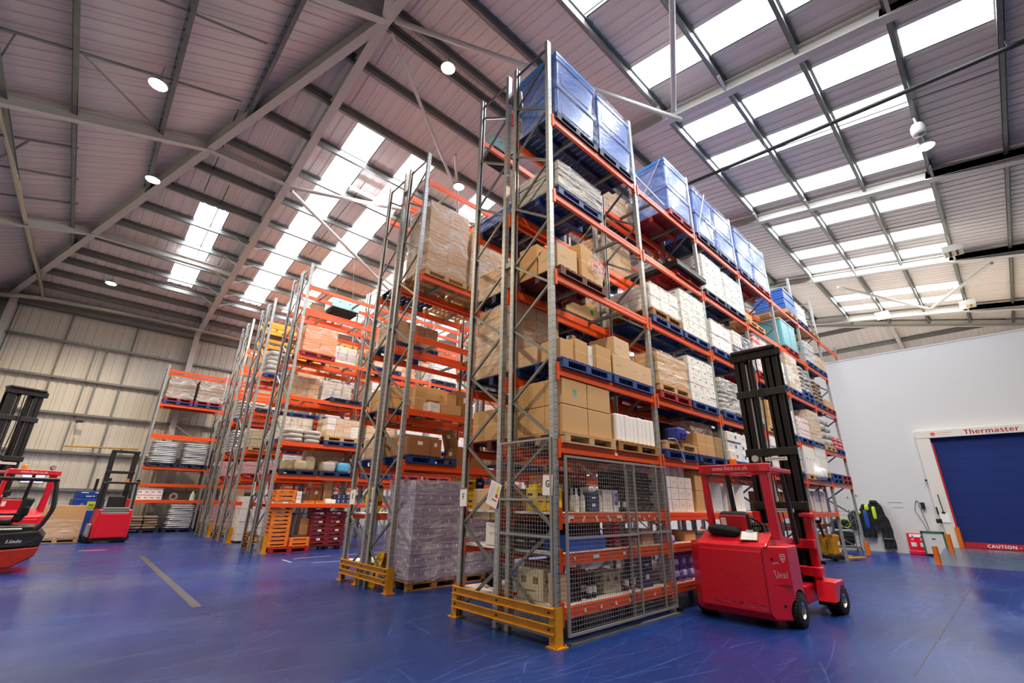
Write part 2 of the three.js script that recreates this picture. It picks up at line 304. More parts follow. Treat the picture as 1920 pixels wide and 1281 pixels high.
strut([-1.45, 11.85, -10.9], [6.0, 12.25, -8]); strut([-1.4, 11.8, -11], [6.0, 11.15, -15.6]);
strut([5.45, 12.2, -0.1], [2.3, 11.92, 1.5]); strut([2.3, 11.92, 1.5], [-1.4, 11.5, 5.5]); strut([27.05, 11.75, 3.2], [21.4, 12.1, 0.3]); strut([27.05, 11.75, 3.2], [21.3, 11.3, 5.6]);
for (const [a, b, r] of [[[-7.85, 10.47, -7.88], [-3.64, 12.49, -8.81], 0.035], [[-6.73, 11.01, -8.14], [-5.16, 11.76, -10.86], 0.022], [[-5.67, 11.52, -5.99], [-3.63, 12.5, -6.38], 0.03], [[-8.1, 10.35, -11.88], [-6.76, 10.99, -12.16], 0.035], [[-8.2, 10.3, -13.49], [-6.74, 11, -14.02], 0.035], [[-8.31, 10.25, -15.23], [-6.72, 11.01, -15.76], 0.035], [[-8.18, 10.32, -13.05], [-7.64, 10.57, -12.03], 0.03], [[-7.91, 10.44, -8.84], [-7.67, 10.56, -7.99], 0.018]]) mesh('purlin_brace', tubeBetween(V(...a), V(...b), r, 6), M.purlin, ceiling);
mesh('sag_rod', mg([[9.7, 4.7], [9.7, 6.2], [24.9, 4.7], [1.9, 4.7], [17.4, 4.7], [0.7, -15], [-3, -18], [-3.6, -13.6]].map(([x, z]) => tubeBetween(V(x, roofY(z) + 0.36, z), V(x, roofY(z - Math.sign(z - ZR) * 5.2) + 0.36, z - Math.sign(z - ZR) * 5.2), 0.014, 5))), M.blackm, ceiling);
mesh('knee_brace', mg(portals.flatMap((X) => zLeft.slice(7, 12).flatMap((z) => [-1, 1].map((s) => tubeBetween(V(X + s * 0.1, roofY(z) + 0.03, z), V(X + s * 0.62, roofY(z) + 0.3, z), 0.022, 5))))), M.paintSteel, ceiling);
mesh('knee_brace', mg(portals.slice(1).flatMap((X) => [-0.62, 1.16, 4.6].map((z) => sweepRect(V(X - 0.55, roofY(z) + 0.2, z), V(X - 0.05, roofY(z) + 0.02, z), [[-0.035, 0.035, -0.03, 0.03]])))), M.paintSteel, ceiling);

// floor
const floor = struct('floor');
{
  const g = new THREE.BoxGeometry(XE - XB + 1, 0.3, ZRT - ZL + 1); const uv = g.attributes.uv; for (let i = 0; i < uv.count; i++) uv.setXY(i, uv.getX(i) * 46.3, uv.getY(i) * 42.4);
  mesh('floor_slab', g, P({ map: T.floor, roughnessMap: T.floorR, roughness: 1, bumpMap: T.floorB, bumpScale: 0.004, specularIntensity: 0.75 }), floor, (XE + XB) / 2, -0.15, (ZL + ZRT) / 2);
  const line = S({ color: lin(0xbfc0c8), map: T.worn, roughness: 0.5 }), old = S({ color: lin(0x3d3a3e), map: T.worn, roughness: 0.6 });
  const L = (x0, z0, x1, z1, w, m) => { const a = V(x0, 0.001, z0), b = V(x1, 0.001, z1), d = a.distanceTo(b), o = mesh('floor_marking', box0(d, 0.002, w), m, floor, (x0 + x1) / 2, 0.001, (z0 + z1) / 2); o.rotation.y = -Math.atan2(z1 - z0, x1 - x0); };
  L(0.1, -9.25, 0.1, -9.95, 0.06, line); L(0.4, -10.0, 1.5, -10.15, 0.05, line); L(1.8, -10.1, 3.4, -10.25, 0.05, line); L(0.5, -8.9, 3.2, -8.6, 0.05, line); L(-3.9, -15.4, -3.3, -15.35, 0.08, line);
  L(-2.66, -13.0, -2.72, -4.8, 0.13, old); L(2.0, 2.9, 14.6, 2.88, 0.012, old); L(6.5, 3.9, 14, 3.9, 0.01, old);
}
// ramp up to the cold store door
{
  const g = exZ([[14.9, 0.001], [18.72, 0.001], [18.72, 0.31], [18.3, 0.3]], 1.85, 6.6); 
  mesh('ramp', g, P({ color: lin(0x5d6c80), map: T.worn, roughnessMap: T.floorR, roughness: 1, clearcoat: 0.15, clearcoatRoughness: 0.3 }), floor);
}
// walls
function cladWall(name, at, a0, a1, top, rails, dirX, cols) {
  const w = struct(name);
  for (let a = a0; a < a1 - 0.01; a++) {
    const g = sheetGeo(0, Math.min(1, a1 - a), () => 0, () => 1, () => 0), p = g.attributes.position, H = top(a + 0.5);
    for (let i = 0; i < p.count; i++) { const u = p.getX(i) + a, o = p.getY(i), y = p.getZ(i) * H; if (dirX) p.setXYZ(i, u, y, at.p - at.s * o); else p.setXYZ(i, at.p - at.s * o, y, u); }
    g.computeVertexNormals(); mesh('wall_sheet', g, M.clad, w);
  }
  const out = at.p - at.s * 0.15;
  if (dirX) mesh('outer_skin', bb(a0, a1, 0, top((a0 + a1) / 2) + 0.4, Math.min(out, out - at.s * 0.1), Math.max(out, out - at.s * 0.1)), M.steel, w);
  else mesh('outer_skin', bb(Math.min(out, out - at.s * 0.1), Math.max(out, out - at.s * 0.1), 0, top((a0 + a1) / 2) + 0.4, a0, a1), M.steel, w);
  for (const y of rails) { const q = at.p + at.s * 0.11; mesh('wall_rail', dirX ? sweepRect(V(a0, y, q), V(a1, y, q), [[-0.1, 0.1, -0.01, 0.01], [-0.1 * at.s - 0.006, -0.1 * at.s + 0.006, -0.09, 0.01]]) : sweepRect(V(q, y, a0), V(q, y, a1), [[-0.1, 0.1, -0.01, 0.01], [0.094 * at.s - 0.006, 0.094 * at.s + 0.006, -0.09, 0.01]]), M.purlin, w); }
  return w;
}
const wl = cladWall('wall_left', { p: -25, s: 1 }, XB, XE, () => roofY(-25) + SH, [1.83, 3.4, 5.1, 6.69, 8.37, 9.75], true);
for (const X of [-8.4, ...portals]) mesh('column', mg([bb(X - 0.13, X + 0.13, 0, roofY(-24.6) + 0.2, -24.42, -24.4), bb(X - 0.13, X + 0.13, 0, roofY(-24.6) + 0.2, -24.88, -24.86), bb(X - 0.01, X + 0.01, 0, roofY(-24.6) + 0.2, -24.86, -24.42)]), M.paintSteel, wl);
for (const [X, y0, y1] of [[-8.25, 1.83, 9.7], [-6.4, 0.1, 9.7], [-5.25, 3.4, 8.2], [-4.85, 5.1, 8.2], [-3.95, 0.1, 9.7], [1.2, 1.83, 9.7], [3.2, 1.83, 9.7]]) mesh('sag_bar', bb(X - 0.025, X + 0.025, y0, y1, -24.97, -24.9), M.steel, wl);
mesh('eaves_gutter', bb(XB, XE, 9.7, 9.95, -24.75, -24.45), M.purlin, wl);
mesh('eaves_brace', mg([[[-1.4, 5.2, -24.6], [0.6, 6.6, -24.6]], [[-1.4, 5.0, -24.6], [0.6, 3.6, -24.6]]].map(([a, b]) => tubeBetween(V(...a), V(...b), 0.06))), M.paintSteel, wl);
cladWall('wall_back', { p: XB, s: 1 }, ZL, ZRT, () => hipY(XB) + SH, [1.83, 3.4, 5.1, 6.69, 8.37], false);
cladWall('wall_right', { p: ZRT, s: -1 }, XB, XE, () => roofY(ZRT) + SH, [1.83, 3.4, 5.1, 6.69, 8.37], true);
cladWall('wall_front', { p: XE, s: -1 }, ZL, ZRT, () => hipY(XE) + SH, [1.83, 3.4, 5.1, 6.69, 8.37], false);

// cold store: white insulated panels, high speed door
const cold = struct('wall_cold_store');
const panelSpans = []; for (let z = -24.3; z < 16.3; z += 1.15) panelSpans.push([z, Math.min(z + 1.1496, 16.3)]);
for (const [a, b] of panelSpans) {
  if (b < 2.29 || a > 6.2) mesh('wall_panel', bb(18.8, 19, 0, 7.65, a, b), M.white, cold);
  else { mesh('wall_panel', bb(18.8, 19, 4.12, 7.65, a, b), M.white, cold); if (a < 2.29) mesh('wall_panel', bb(18.8, 19, 0, 4.12, a, 2.29), M.white, cold); if (b > 6.2) mesh('wall_panel', bb(18.8, 19, 0, 4.12, 6.2, b), M.white, cold); }
}
mesh('cold_store_roof', bb(19, XE - 0.3, 7.5, 7.65, -24.3, 16.3), M.white, cold);
mesh('capping', bb(18.785, 19.015, 7.62, 7.665, -24.3, 16.3), M.white, cold);
const textMat = (w, h, draw, o = {}) => S({ map: canvasTex(w, h, draw), roughness: 0.5, ...o });
// a sheet of print facing -X (u runs along +Z) or +Z (u runs along +X): thin box with the print on its front
function plate(w, h, t, mat, back) {   // front faces +Z ; print on the front only
  const g = new THREE.BoxGeometry(w, h, t); const m = [back, back, back, back, mat, back]; return [g, m];
}
function sign(name, w, h, mat, back, parent, x, y, z, ry = 0, rx = 0, rz = 0, t = 0.006) {
  const [g, m] = plate(w, h, t, mat, back); const o = fin(new THREE.Mesh(g, m)); o.name = name; o.position.set(x, y, z); o.rotation.set(rx, ry, rz, 'YXZ'); parent.add(o); return o;
}
{
  const d = struct('door_1');
  mesh('door_jamb', rb(18.56, 18.8, 0.3, 4.12, 1.88, 2.28, 0.01), M.cream, d); mesh('door_jamb', rb(18.56, 18.8, 0.3, 4.12, 6.2, 6.6, 0.01), M.cream, d);
  mesh('door_header', rb(18.55, 18.8, 4.08, 4.36, 1.88, 6.6, 0.01), M.cream, d);
  for (let i = 0; i < 9; i++) mesh('door_curtain', bb(18.72, 18.74 + (i % 2) * 0.002, 0.5 + i * 0.4, 0.497 + (i + 1) * 0.4, 2.28, 6.2), M.doorblue, d);
  mesh('door_guide', bb(18.6, 18.72, 0.31, 3.9, 2.28, 2.33), M.doorred, d); mesh('door_guide', bb(18.6, 18.72, 0.31, 3.9, 6.15, 6.2), M.doorred, d);
  mesh('door_bottom_bar', bb(18.66, 18.76, 0.315, 0.5, 2.33, 6.15), M.doorred, d);
  const red = '#a5161f';
  const hd = textMat(1024, 96, (c, w, h) => { c.fillStyle = '#d9d5cb'; c.fillRect(0, 0, w, h); c.fillStyle = '#dd5a55'; c.beginPath(); c.arc(70, 50, 24, 0, 7); c.fill(); c.fillStyle = '#c98f88'; c.font = 'bold 24px sans-serif'; c.fillText('SAFE-DOOR', 104, 46); c.fillRect(104, 60, 110, 5); c.fillStyle = red; c.font = 'bold 78px sans-serif'; c.fillText('Thermaster', 340, 78); });
  lab(sign('header_sign', 3.2, 0.27, hd, M.cream, d, 18.545, 4.215, 3.78, -Math.PI / 2), 'Thermaster lettering in dark red');
  const ca = textMat(1024, 64, (c, w, h) => { c.fillStyle = '#b51a2a'; c.fillRect(0, 0, w, h); c.fillStyle = '#eee6e2'; c.font = 'bold 54px sans-serif'; c.fillText('CAUTION - HIGH SPEED DOOR', 60, 52); });
  lab(sign('caution_strip', 3.0, 0.16, ca, M.doorred, d, 18.655, 0.41, 4.25, -Math.PI / 2), 'red strip lettered CAUTION - HIGH SPEED DOOR');
  mesh('door_latch', bb(18.6, 18.75, 2.55, 2.6, 1.8, 1.88), M.blackm, d);
}

// ------------------------------------------------------------------ pallet racking
const B = 2.6945, RH = 9.76;
// upright: perforated face, two flanges, two return lips (faces +Z); v of the map runs up the post
const uprightGeo = memo('upright', () => {
  const put = (g, u0, u1) => { const uv = g.attributes.uv, p = g.attributes.position, nrm = g.attributes.normal; for (let i = 0; i < uv.count; i++) { const t = Math.abs(nrm.getZ(i)) > 0.5 ? (p.getX(i) + 0.045) / 0.09 : 0.5; uv.setXY(i, u0 + (u1 - u0) * t, p.getY(i) * 10); } return g; };
  const H = RH, a = put(bb(-0.045, 0.045, 0, H, -0.004, 0), 0, 0.5);
  const rest = [bb(-0.045, -0.041, 0, H, -0.068, -0.004), bb(0.041, 0.045, 0, H, -0.068, -0.004), bb(-0.045, -0.022, 0, H, -0.072, -0.068), bb(0.022, 0.045, 0, H, -0.072, -0.068)].map((g) => put(g, 0.55, 0.95));
  return mg([a, ...rest]);
});
// v repeats every 0.2 m of post: the perforation pitch
T.galv.repeat.set(1, 0.5);
const footGeo = memo('foot', () => mg([bb(-0.06, 0.06, 0, 0.006, -0.11, 0.05), cyl(0.008, 0.008, 0.02, 6).clone().translate(-0.04, 0.014, 0.03), cyl(0.008, 0.008, 0.02, 6).clone().translate(0.04, 0.014, 0.03)]));
const braceGeo = memo('brace', () => { const L = Math.hypot(0.8, 0.585); return mg([bb(-0.015, -0.012, -L / 2, L / 2, -0.02, 0.02), bb(-0.015, 0.015, -L / 2, L / 2, -0.02, -0.017), bb(-0.015, 0.015, -L / 2, L / 2, 0.017, 0.02)]); });
const topBrace = memo('tbrace', () => bb(-0.015, 0.015, -0.018, 0.018, -0.4, 0.4));
function frame(parent, x, zf, flip, detail) {
  const g = part('end_frame', parent); g.position.set(x, 0, zf);
  const a = mesh('upright', uprightGeo, M.galv, g), b = mesh('upright', uprightGeo, M.galv, g, 0, 0, -0.9); b.rotation.y = Math.PI;
  mesh('foot_plate', footGeo, M.steel, g); mesh('foot_plate', footGeo, M.steel, g, 0, 0, -0.9).rotation.y = Math.PI;
  const list = [];
  for (let i = 0; i < 16; i++) {
    const y = 9.3 - i * 0.575 - 0.29, up = (i % 2 === 0) !== flip, ang = Math.atan2(0.8, 0.575) * (up ? 1 : -1);
    if (detail) { const m = mesh('brace', braceGeo, M.brace, g, 0, y, -0.45); m.rotation.x = ang; } else { const c = braceGeo.clone().applyMatrix4(new THREE.Matrix4().makeRotationX(ang)).translate(0, y, -0.45); list.push(c); }
  }
  if (detail) { mesh('brace', topBrace, M.brace, g, 0, 9.6, -0.45); } else mesh('bracing', memo('bracing' + flip, () => mg([...list, topBrace.clone().translate(0, 9.6, -0.45)])), M.brace, g);
  return g;
}
const beamGeo = (len, h = 0.13) => memo('beam' + len.toFixed(3) + h, () => mg([rb(-len / 2, len / 2, -h, 0, -0.04, 0.012, 0.006), bb(-len / 2, len / 2, -h * 0.42, -h * 0.38, 0.012, 0.016), bb(-len / 2 - 0.012, -len / 2 + 0.03, -0.2, 0.06, -0.05, 0.02), bb(len / 2 - 0.03, len / 2 + 0.012, -0.2, 0.06, -0.05, 0.02)]));
const shelfGeo = memo('shelf', () => bb(-(B - 0.13) / 2, (B - 0.13) / 2, -0.03, 0, -0.86, -0.03));
function run(parent, zf, bays, levels, opt = {}) {   // levels(bay) -> [[y, mat, shelf?]]
  const x0 = opt.x0 || 0;
  for (let k = 0; k <= bays; k++) frame(parent, x0 + k * B, zf, !!opt.flip, opt.detail);
  for (let k = 0; k < bays; k++) for (const [y, m, shelf] of levels(k)) {
    const cx = x0 + (k + 0.5) * B, len = B - 0.1;
    mesh('beam', beamGeo(len), m || M.orange, parent, cx, y, zf);
    mesh('beam', beamGeo(len), m || M.orange, parent, cx, y, zf - 0.9).rotation.y = Math.PI;
    if (shelf) mesh('shelf_panel', shelfGeo, M.foam, parent, cx, y + 0.002, zf);
    else if (opt.ties !== false) for (const s of [-0.62, 0.66]) mesh('support_bar', memo('sup', () => bb(-0.03, 0.03, -0.05, 0, -0.86, -0.04)), M.steel, parent, cx + s, y - 0.004, zf);
  }
}
const spacerGeo = memo('spacer', () => bb(-0.03, 0.03, -0.05, 0.05, -0.17, 0.01));
function doubleRow(label, z0, bays, lf, lb, opt = {}) {
  const t = thing('pallet_rack', label, 'pallet rack');
  run(t, z0, bays, lf, { ...opt, flip: false }); run(t, z0 - 1.06, bays, lb, { ...opt, flip: true });
  for (let k = 0; k <= bays; k++) for (const y of [0.95, 5.35, 9.1]) mesh('row_spacer', spacerGeo, M.brace, t, (opt.x0 || 0) + k * B, y, z0 - 0.9);
  return t;
}
const F_LEV = [2.32, 3.38, 4.87, 6.36, 7.95];
const lev = (a) => a.map((y) => [y, M.orange]);
const shelves = [[0.38, M.orange, 1], [0.96, M.orange, 1], [1.44, M.orange, 1]];
const rackF = doubleRow('double pallet rack nearest the camera with orange beams and sign F', 0, 6, (k) => [...(k < 3 ? shelves : k < 5 ? [[1.42, M.orange]] : []), ...lev(F_LEV)], (k) => [...(k < 4 ? shelves : [[1.0, M.orange]]), ...lev(k ? F_LEV : [2.35, 3.35, 4.87, 6.4, 8.75])], { detail: true });
mesh('beam', beamGeo(2.5), M.orange, rackF, 6.5 * B + 0.02, 7.95, 0); 
mesh('upright', memo('stub', () => bb(-0.045, 0.045, 7.66, 8.35, -0.07, 0)), M.brace, rackF, 18.98, 0, 0);
const E_LEV = [2.25, 3.32, 4.9, 6.4];
const rackE = doubleRow('double pallet rack with sign E standing behind the nearest rack', -4.0, 4, (k) => [[1.42, M.orange, 1], ...lev(E_LEV), [8.98, M.orange]].slice(k ? 0 : 1), (k) => [[0.38, M.orange, 1], [1.3, M.orange, 1], ...lev(E_LEV), [8.8, M.orange]], { detail: true });
const rackD = doubleRow('tall double rack beyond the wide aisle, orange crates at its foot', -11.72, 4, () => [[1.42, M.orange, 1], ...lev([2.28, 3.3, 4.8, 6.25, 7.85, 8.84])], () => lev([1.42, 2.28, 3.3, 4.8, 6.25, 7.5, 8.4]));
const rackC = doubleRow('double rack with golden yellow upper beams behind the orange crates', -15.95, 4, () => [...lev([1.42, 2.28, 3.3, 4.8, 6.25]), [7.6, M.yellowbeam], [8.5, M.yellowbeam]], () => [...lev([2.28, 3.3, 4.8, 6.25]), [7.4, M.yellowbeam], [8.2, M.yellowbeam], [9, M.yellowbeam]]);
const rackB = doubleRow('double rack second from the clad wall with red striped packs', -19.3, 4, () => lev([1.42, 2.28, 3.3, 4.8, 6.25, 7.4, 8.2]), () => lev([2.28, 3.3, 4.8, 6.25, 7.5]));
const rackA = thing('pallet_rack', 'single low rack against the clad wall holding silver sack stacks', 'pallet rack');
{
  const x0 = -2.4, LA = [1.4, 2.12, 2.88, 4.36, 5.82, 7.5], H = 7.75, s = H / RH;
  for (let k = 0; k <= 4; k++) { const f = frame(rackA, x0 + k * 2.56, -23.2, false, false); f.scale.y = s; }
  for (let k = 0; k < 4; k++) for (const y of LA) { mesh('beam', beamGeo(2.46), M.orange, rackA, x0 + (k + 0.5) * 2.56, y, -23.2); mesh('beam', beamGeo(2.46), M.orange, rackA, x0 + (k + 0.5) * 2.56, y, -24.1).rotation.y = Math.PI; if (y < 1.5) mesh('shelf_panel', shelfGeo, M.foam, rackA, x0 + (k + 0.5) * 2.56, y, -23.2); }
}
// yellow end guards: two angle posts on base plates and two channel rails
function guard(z0, x, depth, label, h = 0.41) {
  const t = thing('rack_end_guard', label, 'barrier', x, 0, z0);
  const post = (s) => mg([bb(-0.07, 0.05, 0, h, -0.004, 0.004), s > 0 ? bb(-0.07, -0.062, 0, h, -0.11, -0.004) : bb(-0.07, -0.062, 0, h, 0.004, 0.11), s > 0 ? bb(-0.1, 0.09, 0, 0.012, -0.14, 0.05) : bb(-0.1, 0.09, 0, 0.012, -0.05, 0.14), cyl(0.011, 0.011, 0.03, 6).clone().translate(0.065, 0.02, 0.025), cyl(0.011, 0.011, 0.03, 6).clone().translate(-0.085, 0.02, 0.02)]);
  mesh('post', post(1), M.yellow, t, 0, 0, 0.06); mesh('post', post(-1), M.yellow, t, 0, 0, -depth - 0.02);
  const rail = memo('rail' + depth, () => mg([bb(-0.078, -0.07, 0, 0.095, -depth, 0.045), bb(-0.11, -0.078, 0, 0.008, -depth, 0.045), bb(-0.11, -0.078, 0.087, 0.095, -depth, 0.045)]));
  mesh('rail', rail, M.yellow, t, 0, h - 0.105, 0); mesh('rail', rail, M.yellow, t, 0, h - 0.275, 0);
  stuff(mesh('rail_bolt', mg([[-0.04, 0], [-depth / 2, 0], [-depth + 0.06, 0], [-0.04, -0.17], [-depth / 2, -0.17], [-depth + 0.06, -0.17]].map(([z, y]) => cyl(0.012, 0.012, 0.02, 8).clone().rotateZ(Math.PI / 2).translate(-0.085, h - 0.06 + y, z))), M.blackm, t));
  return t;
}
guard(0, -0.05, 1.92, 'yellow steel end guard at the foot of the nearest rack');
const g2 = guard(-4.0, 0.0, 1.92, 'yellow end guard at the foot of rack E beside the lavender stack');
mesh('post', mg([bb(-0.07, 0.03, 0, 0.3, -0.05, 0.05), bb(-0.1, 0.06, 0, 0.012, -0.08, 0.08)]), M.yellow, g2, 0, 0, -1.2);
guard(-11.72, 0.1, 1.95, 'yellow end guard left of the stacked orange crates', 0.5);
guard(-15.95, 0.12, 1.95, 'yellow end guard left of the white box stack', 0.52);
guard(-19.3, 0.12, 1.95, 'leftmost and farthest yellow rack end guard', 0.52);

// signs on the uprights
const letter = (ch, sub) => textMat(128, 192, (c, w, h) => { c.fillStyle = '#eeeeea'; c.fillRect(0, 0, w, h); c.fillStyle = '#17191c'; c.font = 'bold 84px sans-serif'; c.textAlign = 'center'; c.fillText(ch, w / 2, 120); if (sub) { c.fillStyle = '#8d5a36'; c.fillRect(0, 0, w, 14); } });
function paper(label, ch, x, y, z, w = 0.13, h = 0.2, ry = -Math.PI / 2, rz = 0) { const o = sign(numbered('aisle_sign'), w, h, letter(ch, 1), M.pulp, scene, x, y, z, ry, 0, rz); tag(o, label, 'sign'); }
paper('white card lettered F on the left post of the nearest rack', 'F', -0.06, 1.62, -1.87, 0.17, 0.27, -Math.PI / 2, 0.03);
paper('white card lettered G on the right post of the nearest rack', 'G', -0.06, 1.78, -0.1, 0.17, 0.27, -Math.PI / 2, -0.05);
paper('white card lettered E on the left post of rack E', 'E', -0.06, 1.62, -5.78, 0.24, 0.32, -Math.PI / 2, 0.05);
{
  const pm = textMat(128, 192, (c, w, h) => { c.fillStyle = '#f1f0ee'; c.fillRect(0, 0, w, h); c.fillStyle = '#d8d21c'; c.fillRect(84, 20, 30, 60); c.fillStyle = '#c8382c'; c.fillRect(84, 84, 30, 30); c.fillRect(60, 130, 54, 12); c.fillStyle = '#8c8c90'; for (let i = 0; i < 8; i++) c.fillRect(14, 20 + i * 18, 56, 4); });
  const o = sign(numbered('load_notice'), 0.24, 0.34, pm, M.pulp, scene, -0.07, 1.66, -1.14, -Math.PI / 2, 0, -0.35); tag(o, 'tilted white notice with yellow and red print on the middle posts', 'notice');
  const o2 = sign(numbered('load_notice'), 0.22, 0.5, pm, M.pulp, scene, 0.0, 1.55, -5.1, -Math.PI / 2, 0, 0); tag(o2, 'upright white notice on the middle posts of rack E', 'notice');
  for (const [x, z, l] of [[0.0, -13.6, 'white card on the left post of the third rack'], [0.05, -12.4, 'tilted white card on the middle posts of the third rack'], [0.05, -17.0, 'small white card on the posts of the fourth rack'], [0.05, -20.4, 'small white card on the posts of the fifth rack']]) tag(sign(numbered('load_notice'), 0.22, 0.42, M.pulp, M.pulp, scene, x, 1.85, z, -Math.PI / 2, 0, 0.2), l, 'notice');
}
// shelf edge tickets on the cage shelves and beams
{
  const tm = S({ color: lin(0xe9e7e2), roughness: 0.6 });
  const add = (x, y, z, w) => mesh('price_ticket', memo('tk' + w, () => bb(-w / 2, w / 2, -0.02, 0.02, 0, 0.003)), tm, rackF, x, y, z);
  for (let i = 0; i < 9; i++) add(0.25 + i * 0.27, 1.385, 0.017, i % 4 ? 0.035 : 0.12); for (let i = 0; i < 8; i++) add(0.2 + i * 0.3, 1.345, 0.017, 0.04);
  for (const [x, w] of [[0.75, 0.13], [1.4, 0.07], [0.3, 0.03]]) add(x, 0.9, 0.017, w); for (let i = 0; i < 7; i++) add(0.15 + i * 0.33, 0.31, 0.017, 0.04); add(1.35, 2.26, 0.017, 0.07);
}

// mesh cage round the first bay
function wireGrid(w, h, pitch = 0.05, t = 0.0032) {
  const l = []; for (let x = pitch; x < w; x += pitch) l.push(bb(x - t / 2, x + t / 2, 0, h, -t / 2, t / 2)); for (let y = pitch; y < h; y += pitch) l.push(bb(0, w, y - t / 2, y + t / 2, t * 0.4, t * 1.4)); return mg(l);
}
function cagePanel(label, w, h, x, y, z, ry, mids, verts = []) {
  const t = thing('mesh_panel', label, 'mesh panel', x, y, z, ry), f = 0.028;
  for (const [a, b, c, d] of [[0, w, 0, f], [0, w, h - f, h], [0, f, f, h - f], [w - f, w, f, h - f], ...mids.map((m) => [f, w - f, m, m + f]), ...verts.map((m) => [m, m + f, f, h - f])]) mesh('frame_bar', bb(a, b, c, d, -0.014, 0.014), M.wirem, t);
  stuff(mesh('wire_mesh', wireGrid(w, h), M.wirem, t)); return t;
}
cagePanel('front sliding mesh door with grey frame, left one of the cage', 1.62, 2.06, 0.07, 0.09, 0.085, 0, [1.04]);
cagePanel('rear sliding mesh door with grey frame, right one of the cage', 1.2, 2.08, 1.5, 0.08, 0.05, 0, [1.06], [0.86]);
cagePanel('fixed mesh panel closing the end of the first bay', 1.0, 2.3, -0.055, 0.08, -1.03, -Math.PI / 2, [1.06, 1.5]);
{ const t = thing('cage_track', 'grey sliding door track on the floor below the mesh cage', 'track', 0, 0, 0.07); mesh('rail', bb(0.1, 2.75, 0.0, 0.02, -0.04, 0.03), M.steel, t); mesh('stop', bb(2.68, 2.78, 0.02, 0.08, -0.03, 0.02), M.blackm, t); }

